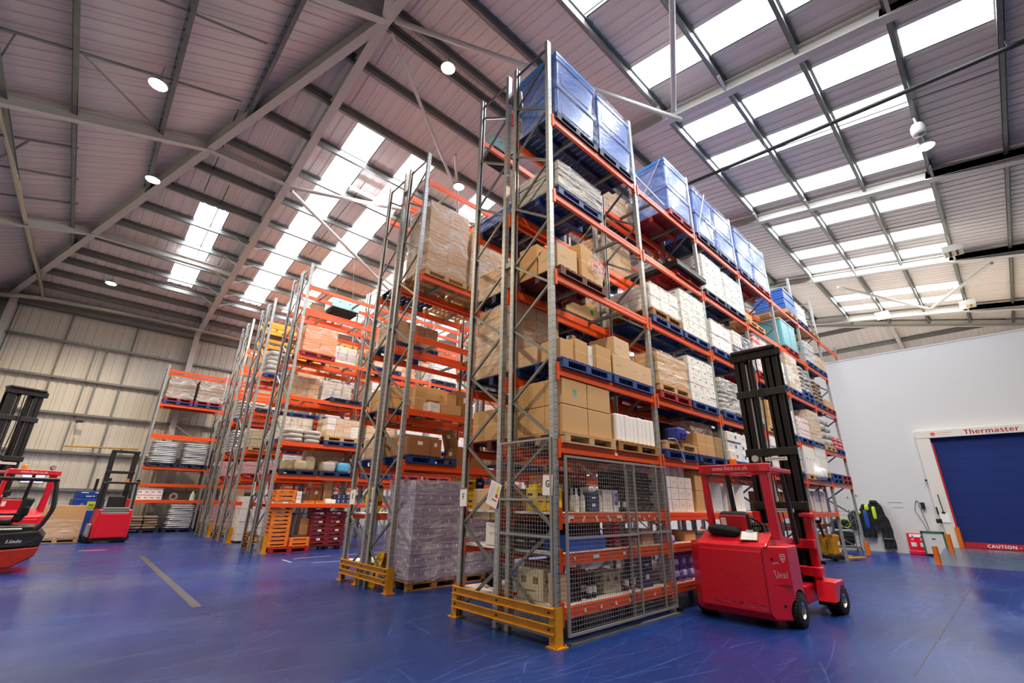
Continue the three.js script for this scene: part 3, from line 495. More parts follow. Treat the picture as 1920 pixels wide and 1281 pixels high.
// ------------------------------------------------------------------ pallets and goods
const ctex = {};
const cartonMat = (key, base, draw, extra = {}) => ctex[key] || (ctex[key] = S({ map: canvasTex(256, 256, (c, w, h) => {
  c.fillStyle = base; c.fillRect(0, 0, w, h); seed = 31; for (let i = 0; i < 900; i++) { c.fillStyle = rnd() < 0.5 ? 'rgba(255,255,255,0.035)' : 'rgba(60,30,0,0.03)'; c.fillRect(rnd() * w, rnd() * h, rr(2, 40), 1); } draw && draw(c, w, h); }), roughness: 0.8, ...extra }));
const tape = (c, w, h) => { c.fillStyle = 'rgba(222,196,150,0.55)'; c.fillRect(0, h * 0.46, w, h * 0.05); c.fillStyle = 'rgba(90,60,30,0.45)'; c.fillRect(0, h * 0.484, w, 1.5); };
const CM = {
  plain: cartonMat('plain', '#c8a06c', null),
  taped: cartonMat('taped', '#c39a66', tape),
  pale: cartonMat('pale', '#cfb08a', (c, w, h) => { c.fillStyle = 'rgba(80,50,20,0.5)'; c.fillRect(40, 120, 90, 4); c.fillRect(40, 132, 60, 4); }),
  logo: cartonMat('logo', '#c8a06c', (c) => { c.fillStyle = '#5aa84a'; c.fillRect(108, 96, 40, 44); c.fillStyle = '#4aa6d0'; c.fillRect(112, 124, 34, 40); }),
  globe: cartonMat('globe', '#c39a66', (c) => { c.fillStyle = '#3f8f2e'; c.beginPath(); c.arc(128, 130, 44, 0, 7); c.fill(); c.fillStyle = '#2c5f22'; c.beginPath(); c.arc(120, 124, 16, 0, 7); c.fill(); }),
  dark: cartonMat('dark', '#96663c', (c) => { c.fillStyle = '#e8e4de'; c.fillRect(100, 60, 62, 52); }),
  white: cartonMat('white', '#e9e8e5', (c) => { c.fillStyle = '#2f9a6c'; c.fillRect(140, 60, 60, 50); c.fillStyle = 'rgba(60,70,80,0.45)'; c.fillRect(30, 60, 60, 5); c.fillRect(30, 74, 44, 5); }),
  whitered: cartonMat('whitered', '#e8e4e2', (c) => { c.fillStyle = '#b82b35'; c.fillRect(0, 40, 256, 26); c.fillRect(20, 150, 70, 40); c.fillRect(150, 150, 70, 40); }),
  redwhite: cartonMat('redwhite', '#c22f38', (c) => { c.fillStyle = '#efe9e6'; c.fillRect(0, 110, 256, 30); c.fillRect(40, 40, 120, 40); }),
  whiteblue: cartonMat('whiteblue', '#e6e7ea', (c) => { c.fillStyle = '#33488f'; c.fillRect(20, 80, 60, 90); }),
  plainwhite: cartonMat('plainwhite', '#e4e1db', (c) => { c.fillStyle = 'rgba(40,40,40,0.5)'; c.fillRect(60, 110, 110, 8); c.fillRect(90, 130, 60, 6); }),
  navyw: cartonMat('navyw', '#1f2a5c', (c) => { c.fillStyle = '#e6e6ee'; c.fillRect(80, 60, 100, 24); c.fillRect(90, 150, 80, 40); }),
  maroonw: cartonMat('maroonw', '#4b1420', (c) => { c.fillStyle = '#7a2a34'; c.fillRect(10, 10, 236, 20); c.fillStyle = '#c9a7a0'; c.fillRect(90, 110, 70, 14); }),
  redbox: cartonMat('redbox', '#b01c28', (c) => { c.fillStyle = '#e6dcd8'; c.fillRect(40, 90, 170, 20); c.fillRect(40, 200, 170, 20); }),
  yellow: cartonMat('yellow', '#e8c81c', (c) => { c.fillStyle = '#2a3a7a'; c.fillRect(40, 60, 120, 30); c.fillStyle = '#c83020'; c.fillRect(60, 140, 110, 20); }),
  purple: cartonMat('purple', '#e2dfe8', (c) => { c.fillStyle = '#6a56a8'; c.fillRect(24, 30, 208, 150); c.fillStyle = '#b9addb'; c.fillRect(60, 70, 100, 60); }),
  wine: cartonMat('wine', '#201a1e', (c) => { c.fillStyle = '#b9b0aa'; c.fillRect(60, 160, 130, 16); }),
  stripe: cartonMat('stripe', '#d9d0d0', (c) => { c.fillStyle = '#a3283a'; for (let i = 0; i < 5; i++) c.fillRect(0, i * 52, 256, 26); }),
  lilac: cartonMat('lilac', '#8f8aac', (c) => { c.fillStyle = '#77719a'; for (let i = 0; i < 5; i++) c.fillRect(i * 52, 0, 3, 256); c.fillStyle = '#d6d2e4'; c.fillRect(120, 70, 26, 60); c.fillRect(132, 100, 26, 40); }, { roughness: 0.35 }),
  cream: cartonMat('cream', '#cfc5a8', (c) => { c.fillStyle = '#6c6448'; c.fillRect(40, 60, 50, 60); c.fillRect(160, 60, 50, 60); c.fillRect(60, 170, 120, 14); }),
};
const unitBox = (w, h, d, r = 0.008) => memo(['u', w.toFixed(3), h.toFixed(3), d.toFixed(3)].join(), () => nonIdx(new RoundedBoxGeometry(w, h, d, 1, Math.min(r, w / 6, h / 6, d / 6))));
// pallets: origin at the base centre, 1.2 wide along X
const PM = { blue: M.blue, navy: M.navy, red: M.red, maroon: M.maroon, wood: M.wood, old: M.oldwood };
const PW = { blue: 'blue', navy: 'dark blue', red: 'red', maroon: 'maroon', wood: 'bare wooden', old: 'weathered wooden' };
const dBoard = memo('db', () => rbox(0.1, 0.02, 1.0, 0.004)), dBear = memo('dbe', () => box(1.2, 0.02, 0.1)), dBlock = memo('dbl', () => box(0.12, 0.085, 0.1)), dBot = memo('dbo', () => box(1.2, 0.02, 0.1));
const palletGeo = memo('pallet', () => { const l = []; for (let i = 0; i < 9; i++) l.push(bb(-0.6 + i * 0.1375, -0.5 + i * 0.1375, 0.13, 0.15, -0.5, 0.5)); for (const z of [-0.45, 0, 0.45]) { l.push(bb(-0.6, 0.6, 0.107, 0.13, z - 0.05, z + 0.05), bb(-0.6, 0.6, 0, 0.02, z - 0.05, z + 0.05)); for (const x of [-0.53, 0, 0.53]) l.push(bb(x - 0.07, x + 0.07, 0.02, 0.107, z - 0.05, z + 0.05)); } return mg(l); });
function pallet(kind, label, x, y, z, detail, turn = 0, group) {
  if (!detail) { const m = one('pallet', label, 'pallet', palletGeo, PM[kind], x, y, z, group); m.rotation.y = turn; return m; }
  const t = thing('pallet', label, 'pallet', x, y, z, turn, group), m = PM[kind];
  for (let i = 0; i < 9; i++) mesh('deck_board', dBoard, m, t, -0.55 + i * 0.1375, 0.14, 0);
  for (const zz of [-0.45, 0, 0.45]) { mesh('bearer', dBear, m, t, 0, 0.118, zz); mesh('bottom_board', dBot, m, t, 0, 0.01, zz); for (const xx of [-0.53, 0, 0.53]) mesh('block', dBlock, m, t, xx, 0.064, zz); }
  return t;
}
// crumpled film shell
function shell(w, h, d, s = 0) {
  return memo(['sh', w.toFixed(2), h.toFixed(2), d.toFixed(2), s].join(), () => {
    const g = new THREE.BoxGeometry(w, h, d, 8, 10, 8), p = g.attributes.position, uv = g.attributes.uv;
    for (let i = 0; i < p.count; i++) { const x = p.getX(i), y = p.getY(i), z = p.getZ(i), n = fbm((x + z * 0.7) * 0.21 + 0.5 + s * 0.13, y * 0.31 + 0.5, 9, 3) - 0.5, m = fbm((x - z) * 0.17 + 0.2, y * 0.5 + s * 0.2, 7, 2) - 0.5; const k = y < 0 ? 1 : 0.985; p.setXYZ(i, x * k * (1 + 0.03 * n), y + 0.03 * m, z * k * (1 + 0.03 * n)); }
    for (let i = 0; i < uv.count; i++) uv.setXY(i, uv.getX(i) * 1.1, uv.getY(i) * h);
    g.computeVertexNormals(); return nonIdx(g);
  });
}
const wrapOn = (t, w, h, d, y = 0, mat = M.wrap, s = 0) => { const m = mesh('stretch_wrap', shell(w + 0.03, h + 0.03, d + 0.03, s), mat, t, 0, y + h / 2 + 0.005, 0); m.castShadow = false; return m; };
const sackGeo = (w, h, d, s = 0) => memo(['sk', w.toFixed(2), h.toFixed(2), d.toFixed(2), s].join(), () => {
  const g = new THREE.SphereGeometry(1, 18, 12), p = g.attributes.position, e = (v, k) => Math.sign(v) * Math.pow(Math.abs(v), k);
  for (let i = 0; i < p.count; i++) { const x = p.getX(i), y = p.getY(i), z = p.getZ(i), n = 1 + 0.14 * (fbm(x * 0.2 + 0.5 + s * 0.11, z * 0.2 + y * 0.13 + 0.5, 9, 3) - 0.5); p.setXYZ(i, e(x, 0.42) * w / 2 * n, e(y, 0.62) * h / 2 * n, e(z, 0.42) * d / 2 * n); }
  g.computeVertexNormals(); return nonIdx(g);
});
// ---- loads; each takes (label, x, y, z, options), base centre
function cartonStack(label, x, y, z, o) {
  const { w = 1.14, d = 0.96, h = 0.9, nx = 3, ny = 4, nz = 2, mats = [CM.plain], wrap, jit = 0.006, name = 'carton_load', partName = 'carton', skip, group, wm } = o;
  const t = thing(name, label, o.cat || 'carton load', x, y, z, o.turn || 0, group), cw = w / nx, ch = h / ny, cd = d / nz;
  for (let j = 0; j < ny; j++) for (let i = 0; i < nx; i++) for (let k = 0; k < nz; k++) {
    if (k > 0 && k < nz - 1 && i > 0 && i < nx - 1 && j < ny - 1) continue;
    if (skip && skip(i, j, k)) continue;
    const m = mesh(partName, unitBox(cw - 0.006, ch - 0.004, cd - 0.006), mats[Math.floor(rnd() * mats.length)], t, -w / 2 + cw * (i + 0.5) + rr(-jit, jit), ch * (j + 0.5), d / 2 - cd * (k + 0.5) + rr(-jit, jit));
    m.rotation.y = rr(-jit, jit) * 2;
  }
  if (wrap) wrapOn(t, w, h, d, 0, wm || M.wrap, (x * 3) | 0 & 3);
  return t;
}
function sackStack(label, x, y, z, o) {
  const { w = 1.1, d = 0.95, h = 0.9, nx = 2, ny = 6, mat = M.sack, wrap, group } = o, t = thing('sack_stack', label, 'sack stack', x, y, z, 0, group), cw = w / nx, ch = h / ny;
  for (let j = 0; j < ny; j++) for (let i = 0; i < nx; i++) { const m = mesh('sack', sackGeo(cw + 0.015, ch * 1.22, d, (i + j) % 3), mat, t, -w / 2 + cw * (i + 0.5) + rr(-0.015, 0.015), ch * (j + 0.55), rr(-0.02, 0.02)); m.rotation.y = rr(-0.04, 0.04); }
  if (wrap) wrapOn(t, w, h, d, 0, wrap === 2 ? M.wrapThick : M.wrap);
  return t;
}
function looseSacks(label, x, y, z, list, mat) { list.forEach(([dx, dz, w, h, d, r, l, m], i) => { const o = one('sack', l || label, 'sack', sackGeo(w, h, d, i % 3), m || mat, x + dx, y + h / 2 - 0.01, z + dz); o.rotation.set(0, r, rr(-0.1, 0.1)); }); }
const toteGeo = memo('tote', () => {
  const g = new RoundedBoxGeometry(1.14, 0.66, 0.96, 3, 0.05).translate(0, 0.33, 0), p = g.attributes.position; for (let i = 0; i < p.count; i++) { const k = 0.94 + 0.06 * p.getY(i) / 0.66; p.setX(i, p.getX(i) * k); p.setZ(i, p.getZ(i) * k); } g.computeVertexNormals();
  const ribs = []; for (const s of [-1, 1]) { ribs.push(rb(-0.42, 0.42, 0.1, 0.5, s * 0.456 - 0.014, s * 0.456 + 0.014, 0.012)); }
  return mg([nonIdx(g), ...ribs, rb(-0.59, 0.59, 0.6, 0.7, -0.5, 0.5, 0.02)]);
});
const lidGeo = memo('lid', () => mg([rb(-0.605, 0.605, 0.67, 0.78, -0.51, 0.51, 0.03, 2), rb(-0.5, 0.5, 0.77, 0.8, -0.4, 0.4, 0.012)]));
function totes(label, x, y, z, o) {
  const t = thing('tote_stack', label, 'storage tote', x, y, z, o.turn || 0);
  mesh('tote', toteGeo, M.tote, t); mesh('tote', toteGeo, M.tote, t, 0, 0.7, 0);
  if (o.lid) mesh('lid', lidGeo, M.totelid, t, 0, 0.7, 0);
  wrapOn(t, 1.18, 1.46, 1.0, 0, M.wrapThin, o.s || 0);
  for (const r of o.straps || []) { const a = mesh('wrap_band', tubeBetween(V(...r[0]), V(...r[1]), 0.012, 6), M.foam, t); }
  return t;
}
function sheets(label, x, y, z, o) { // flat layered stack
  const { w = 1.2, d = 1.0, n = 8, th = 0.05, mat = M.foam, wrap = true, partName = 'sheet', name = 'sheet_stack', cat = 'sheet stack' } = o, t = thing(name, label, cat, x, y, z);
  for (let i = 0; i < n; i++) { const m = mesh(partName, unitBox(w, th * 0.92, d, 0.012), mat, t, rr(-0.015, 0.015), th * (i + 0.5), rr(-0.015, 0.015)); m.rotation.y = rr(-0.015, 0.015); }
  if (wrap) wrapOn(t, w, n * th, d, 0, wrap === 2 ? M.wrapThick : M.wrap);
  return t;
}
function block(label, x, y, z, o) { // one shrink-wrapped lump with its film
  const { w = 1.12, d = 0.95, h = 0.9, mat = M.pulp } = o, t = thing('wrapped_load', label, 'wrapped load', x, y, z), n = Math.max(1, Math.round(h / 0.28)), m = Math.max(1, Math.round(w / 0.38));
  for (let j = 0; j < n; j++) for (let i = 0; i < m; i++) mesh('pack', unitBox(w / m - 0.004, h / n - 0.006, d, 0.03), mat, t, -w / 2 + w / m * (i + 0.5) + rr(-0.008, 0.008), h / n * (j + 0.5), rr(-0.012, 0.012));
  wrapOn(t, w, h, d, 0, M.wrapThick, (x * 5 + y * 3) | 0 & 3); return t;
}
const ORD = ['bottom', 'second', 'third', 'fourth', 'fifth', 'sixth', 'seventh', 'eighth', 'ninth', 'top'];
const BAY = ['first', 'second', 'third', 'fourth', 'fifth', 'sixth'], TIER = ['lowest', 'second', 'third', 'fourth', 'top', 'sixth'];
// put a pallet (or several) and a load at bay k, side s, level l
function put(R, k, s, l, pals, load, o = {}) {
  const x = R.x0 + k * (R.B || B) + (s ? 1.98 : 0.72) + (o.dx || 0), z = R.z - 0.45 + (o.dz || 0), tier = o.tier || TIER[l] + ' tier';
  const where = `on ${tier}, ${s ? 'right' : 'left'} of ${BAY[k]} bay, ${R.name}`; let y = R.lev[l] + 0.003;
  (pals || []).forEach((p, n) => { const twin = pals.length > 1 && pals[0] === pals[1]; pallet(p, `${twin ? ['lower ', 'upper '][n] : ''}${PW[p]} pallet ${where}`, x, y, z, R.detail && k < 3); y += 0.152; });
  if (load) load[0](`${load[1]} ${where}`, x, y, z, load[2] || {});
  return [x, y, z];
}
const FF = { x0: 0, z: 0, lev: F_LEV, name: 'nearest rack', detail: true };
const FBk = { x0: 0, z: -1.06, lev: F_LEV, name: 'rear side of nearest rack' };
const EE = { x0: 0, z: -4.0, lev: E_LEV, name: 'rack E', detail: true };
const EB = { x0: 0, z: -5.06, lev: E_LEV, name: 'rear side of rack E' };
seed = 5;
const wcart = [cartonStack, 'white cartons with green marks', { ny: 5, nx: 3, h: 1.0, mats: [CM.white], wrap: true, wm: M.wrapThin }];
const brown = (h, ny = 4, o = {}) => [cartonStack, 'brown wrapped cartons', { h, ny, mats: [CM.pale, CM.taped, CM.plain], wrap: true, ...o }];
// top tier
const SP = [[[-0.55, 1.42, 0.52], [0.2, 0.1, 0.53]], [[0.1, 1.5, 0.53], [-0.55, 0.2, 0.53]]], SPL = [[[-0.62, 1.44, -0.3], [-0.62, 0.1, 0.4]], [[-0.62, 1.44, 0.42], [-0.62, 0.2, -0.4]]];
put(FF, 0, 0, 4, ['navy'], [totes, 'lidded blue tote pair', { lid: true }]);
put(FF, 0, 1, 4, ['navy'], [totes, 'blue wrapped tote pair', { s: 1 }]);
put(FF, 1, 1, 4, ['red'], [totes, 'strapped blue tote pair', { lid: true, straps: SPL, s: 2 }]);
put(FF, 2, 0, 4, ['navy'], [totes, 'blue wrapped tote pair', { s: 3, straps: SP }]);
put(FF, 2, 1, 4, ['navy'], [totes, 'blue wrapped tote pair', { s: 1 }]);
put(FF, 3, 0, 4, ['navy'], [totes, 'blue wrapped tote pair', { s: 2 }]);
put(FF, 3, 1, 4, ['red'], [totes, 'lidded blue tote pair', { lid: true, s: 0 }]);
put(FF, 4, 1, 4, ['wood'], [sheets, 'folded blue crates', { n: 8, th: 0.1, mat: M.folded, wrap: false, name: 'crate_stack', cat: 'crate stack', partName: 'folded_crate' }]);
put(FF, 5, 0, 4, ['blue'], [block, 'white wrapped packs', { h: 0.7 }]);
put(FF, 5, 1, 4, ['wood'], [sackStack, 'green and tan sacks', { h: 0.4, ny: 3, mat: M.brownsack }]);
// fourth tier
put(FF, 0, 0, 3, ['blue'], [sheets, 'grey wrapped sheets', { n: 9, th: 0.055, mat: M.greysheet, wrap: 2 }]);
{ const [x, y, z] = put(FF, 1, 1, 3, ['red'], null); const t = thing('panel_stack', 'black flat panels overhanging a red pallet, fourth tier of second bay', 'panel', x - 0.05, y, z); for (let i = 0; i < 3; i++) mesh('panel', rbox(1.42, 0.035, 1.2, 0.006), M.black, t, 0, 0.02 + i * 0.045, 0); mesh('panel_edge', bb(-0.68, 0.68, 0.03, 0.06, 0.6, 0.606), M.steel, t); }
put(FF, 2, 0, 3, ['navy'], wcart); put(FF, 2, 1, 3, ['navy'], [cartonStack, 'white cartons with green marks', { ny: 5, nx: 2, h: 0.95, mats: [CM.white], wrap: true, wm: M.wrapThin }]);
put(FF, 3, 0, 3, ['wood'], [cartonStack, 'single brown carton', { w: 0.6, d: 0.6, h: 0.4, nx: 1, ny: 1, nz: 1 }]);
{ const [x, y, z] = put(FF, 4, 0, 3, ['red'], null, { dx: 0.5 }); const t = thing('teal_crate', 'pale teal two-panel crate on a red pallet below the folded crates', 'crate', x, y, z); mesh('body', rbox(1.5, 0.95, 0.9, 0.015), M.teal, t, 0, 0.475, 0); for (const s of [-0.37, 0.37]) mesh('panel', rb(s - 0.35, s + 0.35, 0.04, 0.9, 0.45, 0.465, 0.006), M.teal, t); mesh('rim', bb(-0.77, 0.77, 0.93, 0.97, -0.47, 0.47), M.cream, t); }
put(FF, 5, 0, 3, ['blue'], [block, 'white and tan packs', { h: 0.75, mat: M.sack }]); put(FF, 5, 1, 3, ['blue'], brown(0.5, 2));
// third tier
put(FF, 0, 0, 2, ['maroon'], null);
{
  const x = 0.72, y = 4.87 + 0.155, z = -0.45, C = (l, w, h, d, dx, dy, dz, r, m) => { const o = one('carton', l, 'carton', unitBox(w, h, d), m, x + dx, y + dy + h / 2, z + dz); o.rotation.y = r; return o; };
  C('tall brown carton at the near rear corner of the maroon pallet', 0.4, 0.62, 0.4, -0.36, 0, -0.25, 0.03, CM.taped);
  C('brown carton at the near front corner of the maroon pallet', 0.46, 0.42, 0.44, -0.34, 0, 0.22, -0.04, CM.pale);
  C('brown carton in the middle of the maroon pallet', 0.42, 0.5, 0.5, 0.1, 0, -0.2, 0.05, CM.plain);
  C('brown carton leaning over the far end of the maroon pallet', 0.4, 0.62, 0.4, 0.12, 0.0, 0.26, 0.12, CM.taped).rotation.z = 0.05;
  C('small printed carton under white film on the maroon pallet', 0.36, 0.26, 0.36, 0.43, 0, 0.24, -0.05, CM.pale);
  const f = one('plastic_film', 'crumpled white film draped over the maroon pallet cartons', 'film', shell(0.5, 0.36, 0.5, 2), M.wrapThick, x + 0.4, y + 0.38, z + 0.22); f.rotation.set(0.15, 0.2, -0.3);
}
put(FF, 1, 0, 2, ['blue', 'old'], [block, 'low white wrapped load', { h: 0.55, mat: M.foam }]); put(FF, 1, 1, 2, ['blue'], [cartonStack, 'white cartons with green marks', { ny: 6, nx: 4, h: 1.0, mats: [CM.white], wrap: true, wm: M.wrapThin }]);
put(FF, 2, 0, 2, ['blue'], [block, 'drooping white plastic packs', { h: 0.7, mat: M.foam }]); put(FF, 2, 1, 2, ['blue'], [cartonStack, 'white and navy labelled packs', { ny: 2, nx: 2, h: 0.75, mats: [CM.navyw, CM.plainwhite], wrap: true, wm: M.wrapThick }]);
put(FF, 3, 0, 2, ['red'], [cartonStack, 'red and white cartons', { ny: 5, nx: 2, h: 1.05, mats: [CM.whitered, CM.redwhite], wrap: true }]); put(FF, 3, 1, 2, ['blue'], [block, 'white wrapped packs', { h: 0.7 }]);
put(FF, 4, 0, 2, ['blue'], [cartonStack, 'pale brown carton stack', { ny: 6, nx: 2, h: 1.15, mats: [CM.pale, CM.plainwhite], wrap: true, wm: M.wrapThick }]); put(FF, 4, 1, 2, ['blue', 'blue'], [sackStack, 'white sacks', { h: 0.85, ny: 6 }]);
put(FF, 5, 0, 2, ['blue'], [sackStack, 'tan sacks', { h: 0.8, mat: M.brownsack }]); put(FF, 5, 1, 2, ['red'], [cartonStack, 'long flat brown carton', { h: 0.28, ny: 1, nx: 1, nz: 1 }]);
// second tier
put(FF, 0, 0, 1, ['blue'], null); put(FF, 0, 1, 1, ['blue'], null);
{
  const y = 3.38 + 0.156, C = (l, w, h, d, x, yy, z, r, m) => { const o = one('carton', l, 'carton', unitBox(w, h, d), m, x, y + yy + h / 2, z); o.rotation.y = r; return o; };
  C('brown carton at the rear of the first blue pallet above the cartons', 0.36, 0.3, 0.42, 0.32, 0, -0.72, 0.1, CM.pale);
  C('open topped carton near the right post of the first bay', 0.3, 0.33, 0.4, 0.35, 0, -0.25, -0.05, CM.plain);
  C('brown carton with raised flaps in the middle of the blue pallet', 0.34, 0.4, 0.4, 0.66, 0, -0.24, 0.08, CM.taped);
  C('narrow white carton beside the brown flapped carton', 0.13, 0.36, 0.36, 0.91, 0, -0.22, 0.0, CM.plainwhite);
  C('square brown carton on the right of the first blue pallet', 0.42, 0.4, 0.42, 1.17, 0, -0.2, 0.04, CM.taped);
  C('large printed carton stacked on top on the second blue pallet', 0.5, 0.32, 0.5, 1.72, 0.36, -0.25, 0.06, CM.pale);
  C('dented brown carton carrying the large printed carton', 0.5, 0.36, 0.5, 1.7, 0, -0.23, -0.05, CM.pale);
  C('printed carton in the middle of the second blue pallet', 0.36, 0.35, 0.45, 2.14, 0, -0.22, 0.02, CM.pale);
  C('printed carton at the right end of the second blue pallet', 0.34, 0.34, 0.45, 2.46, 0, -0.22, -0.03, CM.pale);
}
put(FF, 1, 0, 1, ['red', 'wood'], brown(0.6, 3, { nx: 2 })); put(FF, 1, 1, 1, ['blue'], [cartonStack, 'white cartons with green marks', { ny: 5, nx: 4, h: 0.95, mats: [CM.white], wrap: true, wm: M.wrapThin }]);
put(FF, 2, 0, 1, ['blue'], [sackStack, 'film wrapped bags', { h: 0.75, ny: 7, wrap: 2 }]); put(FF, 2, 1, 1, ['blue'], [block, 'pale blue wrapped sacks', { h: 0.75, mat: M.sack }]);
put(FF, 3, 0, 1, ['wood'], [cartonStack, 'brown cartons', { w: 0.7, ny: 3, nx: 2, h: 0.72, mats: [CM.taped] }]); put(FF, 3, 1, 1, ['blue'], [block, 'white wrapped packs', { h: 0.7 }]);
put(FF, 4, 0, 1, ['blue'], [cartonStack, 'white and red striped cartons', { ny: 5, nx: 2, h: 0.62, mats: [CM.whitered] }]); put(FF, 4, 1, 1, ['blue'], [cartonStack, 'tall brown and white carton stack', { ny: 4, nx: 1, h: 1.0, mats: [CM.pale, CM.plainwhite], wrap: true, wm: M.wrapThick }]);
put(FF, 5, 0, 1, ['wood'], [sackStack, 'tall white sacks', { h: 0.95, ny: 4 }]); put(FF, 5, 1, 1, ['blue'], [cartonStack, 'low red and white boxes', { h: 0.4, ny: 3, nx: 2, mats: [CM.redwhite] }]);
// lowest tier
put(FF, 0, 0, 0, ['wood'], null); put(FF, 0, 1, 0, ['old'], null);
{
  const y = 2.32 + 0.156, w = 0.575, h = 0.385, d = 0.335;
  const rows = ['lower', 'upper'], cols = ['left', 'right'], deep = ['front', 'middle', 'rear'];
  for (let j = 0; j < 2; j++) for (let i = 0; i < 2; i++) for (let k = 0; k < 3; k++) { const o = one('carton', `${rows[j]} ${cols[i]} ${deep[k]} carton of the twelve on the bare pallet above the cage`, 'carton', unitBox(w - 0.005, h - 0.004, d - 0.004, 0.012), j && !i && !k ? CM.logo : CM.plain, 0.72 - 0.29 + i * 0.58, y + h * (j + 0.5), 0.0 - d * (k + 0.5) - 0.0, 'large cartons above the cage'); if (j && !i && !k) o.userData.label = 'upper left front carton with the green and blue print above the cage'; }
  const t = thing('foam_stack', 'white upright foam slabs on the weathered pallet above the cage', 'foam slab', 1.98, y, -0.42);
  for (let i = 0; i < 9; i++) mesh('slab', unitBox(0.122, 0.43 + rr(-0.015, 0.015), 0.85, 0.02), M.foam, t, -0.5 + i * 0.125, 0.22, rr(-0.01, 0.01));
  one('cardboard_sheet', 'torn cardboard sheet sticking out under the white foam slabs', 'cardboard', rbox(1.3, 0.008, 0.9, 0.002), CM.plain, 1.98, y - 0.003, -0.4);
}
put(FF, 1, 0, 0, ['blue', 'wood'], null); put(FF, 1, 1, 0, ['blue'], [cartonStack, 'brown carton row under film', { h: 0.42, ny: 1, nx: 3, nz: 1, mats: [CM.taped] }]);
{
  const y = 2.32 + 0.31; const can = mg([rb(-0.14, 0.14, 0, 0.28, -0.11, 0.11, 0.03, 2), cyl(0.03, 0.03, 0.05, 10).clone().translate(0.07, 0.3, 0), bb(-0.1, 0.0, 0.29, 0.32, -0.015, 0.015)]);
  one('canister', 'violet blue plastic canister standing near the second post', 'canister', can, M.violet, B + 0.28, y, -0.55).scale.y = 1.5;
  one('canister', 'violet blue plastic canister lying at the front of the pallet', 'canister', can, M.violet, B + 0.62, y + 0.14, -0.15).rotation.x = Math.PI / 2;
  one('sack', 'black plastic bag behind the violet blue canisters', 'sack', sackGeo(0.6, 0.42, 0.6, 1), M.black, B + 0.95, y + 0.2, -0.5);
  one('plastic_film', 'white film heaped over the brown carton row, second bay', 'film', shell(1.0, 0.24, 0.8, 1), M.wrapThick, B + 1.95, 2.32 + 0.71, -0.5);
  one('strap', 'loose white strapping loop hanging off the second bay pallets', 'strap', pathTube([[B + 0.2, y + 0.02, 0.06], [B + 0.45, y + 0.03, 0.08], [B + 0.62, y - 0.2, 0.085], [B + 0.7, y - 0.36, 0.08], [B + 0.55, y - 0.3, 0.08]], 0.006), M.foam);
}
put(FF, 2, 0, 0, ['blue'], [cartonStack, 'white packs with blue print', { h: 0.62, ny: 3, nx: 3, mats: [CM.whiteblue, CM.plainwhite], jit: 0.02 }]); put(FF, 2, 1, 0, ['blue'], [sackStack, 'white sacks', { h: 0.4, ny: 3 }]);
put(FF, 3, 0, 0, ['blue'], [block, 'white wrapped rolls', { h: 0.8, mat: M.foam }]); put(FF, 3, 1, 0, ['blue'], [block, 'grey wrapped rolls', { h: 0.7, mat: M.sack }]);
put(FF, 4, 0, 0, ['wood'], [cartonStack, 'tall white slab cartons', { h: 0.8, ny: 1, nx: 3, mats: [CM.plainwhite] }]); put(FF, 4, 1, 0, ['blue', 'wood'], [cartonStack, 'tall white slab cartons', { h: 0.8, ny: 1, nx: 4, mats: [CM.plainwhite], wrap: true }]);
one('plastic_film', 'white film hanging over the beam at the fifth bay', 'film', sackGeo(0.7, 0.35, 0.4, 1), M.foam, 4 * B + 1.25, 2.52, 0.02);
put(FF, 5, 0, 0, ['blue', 'blue'], null); put(FF, 5, 1, 0, ['red', 'red'], null);

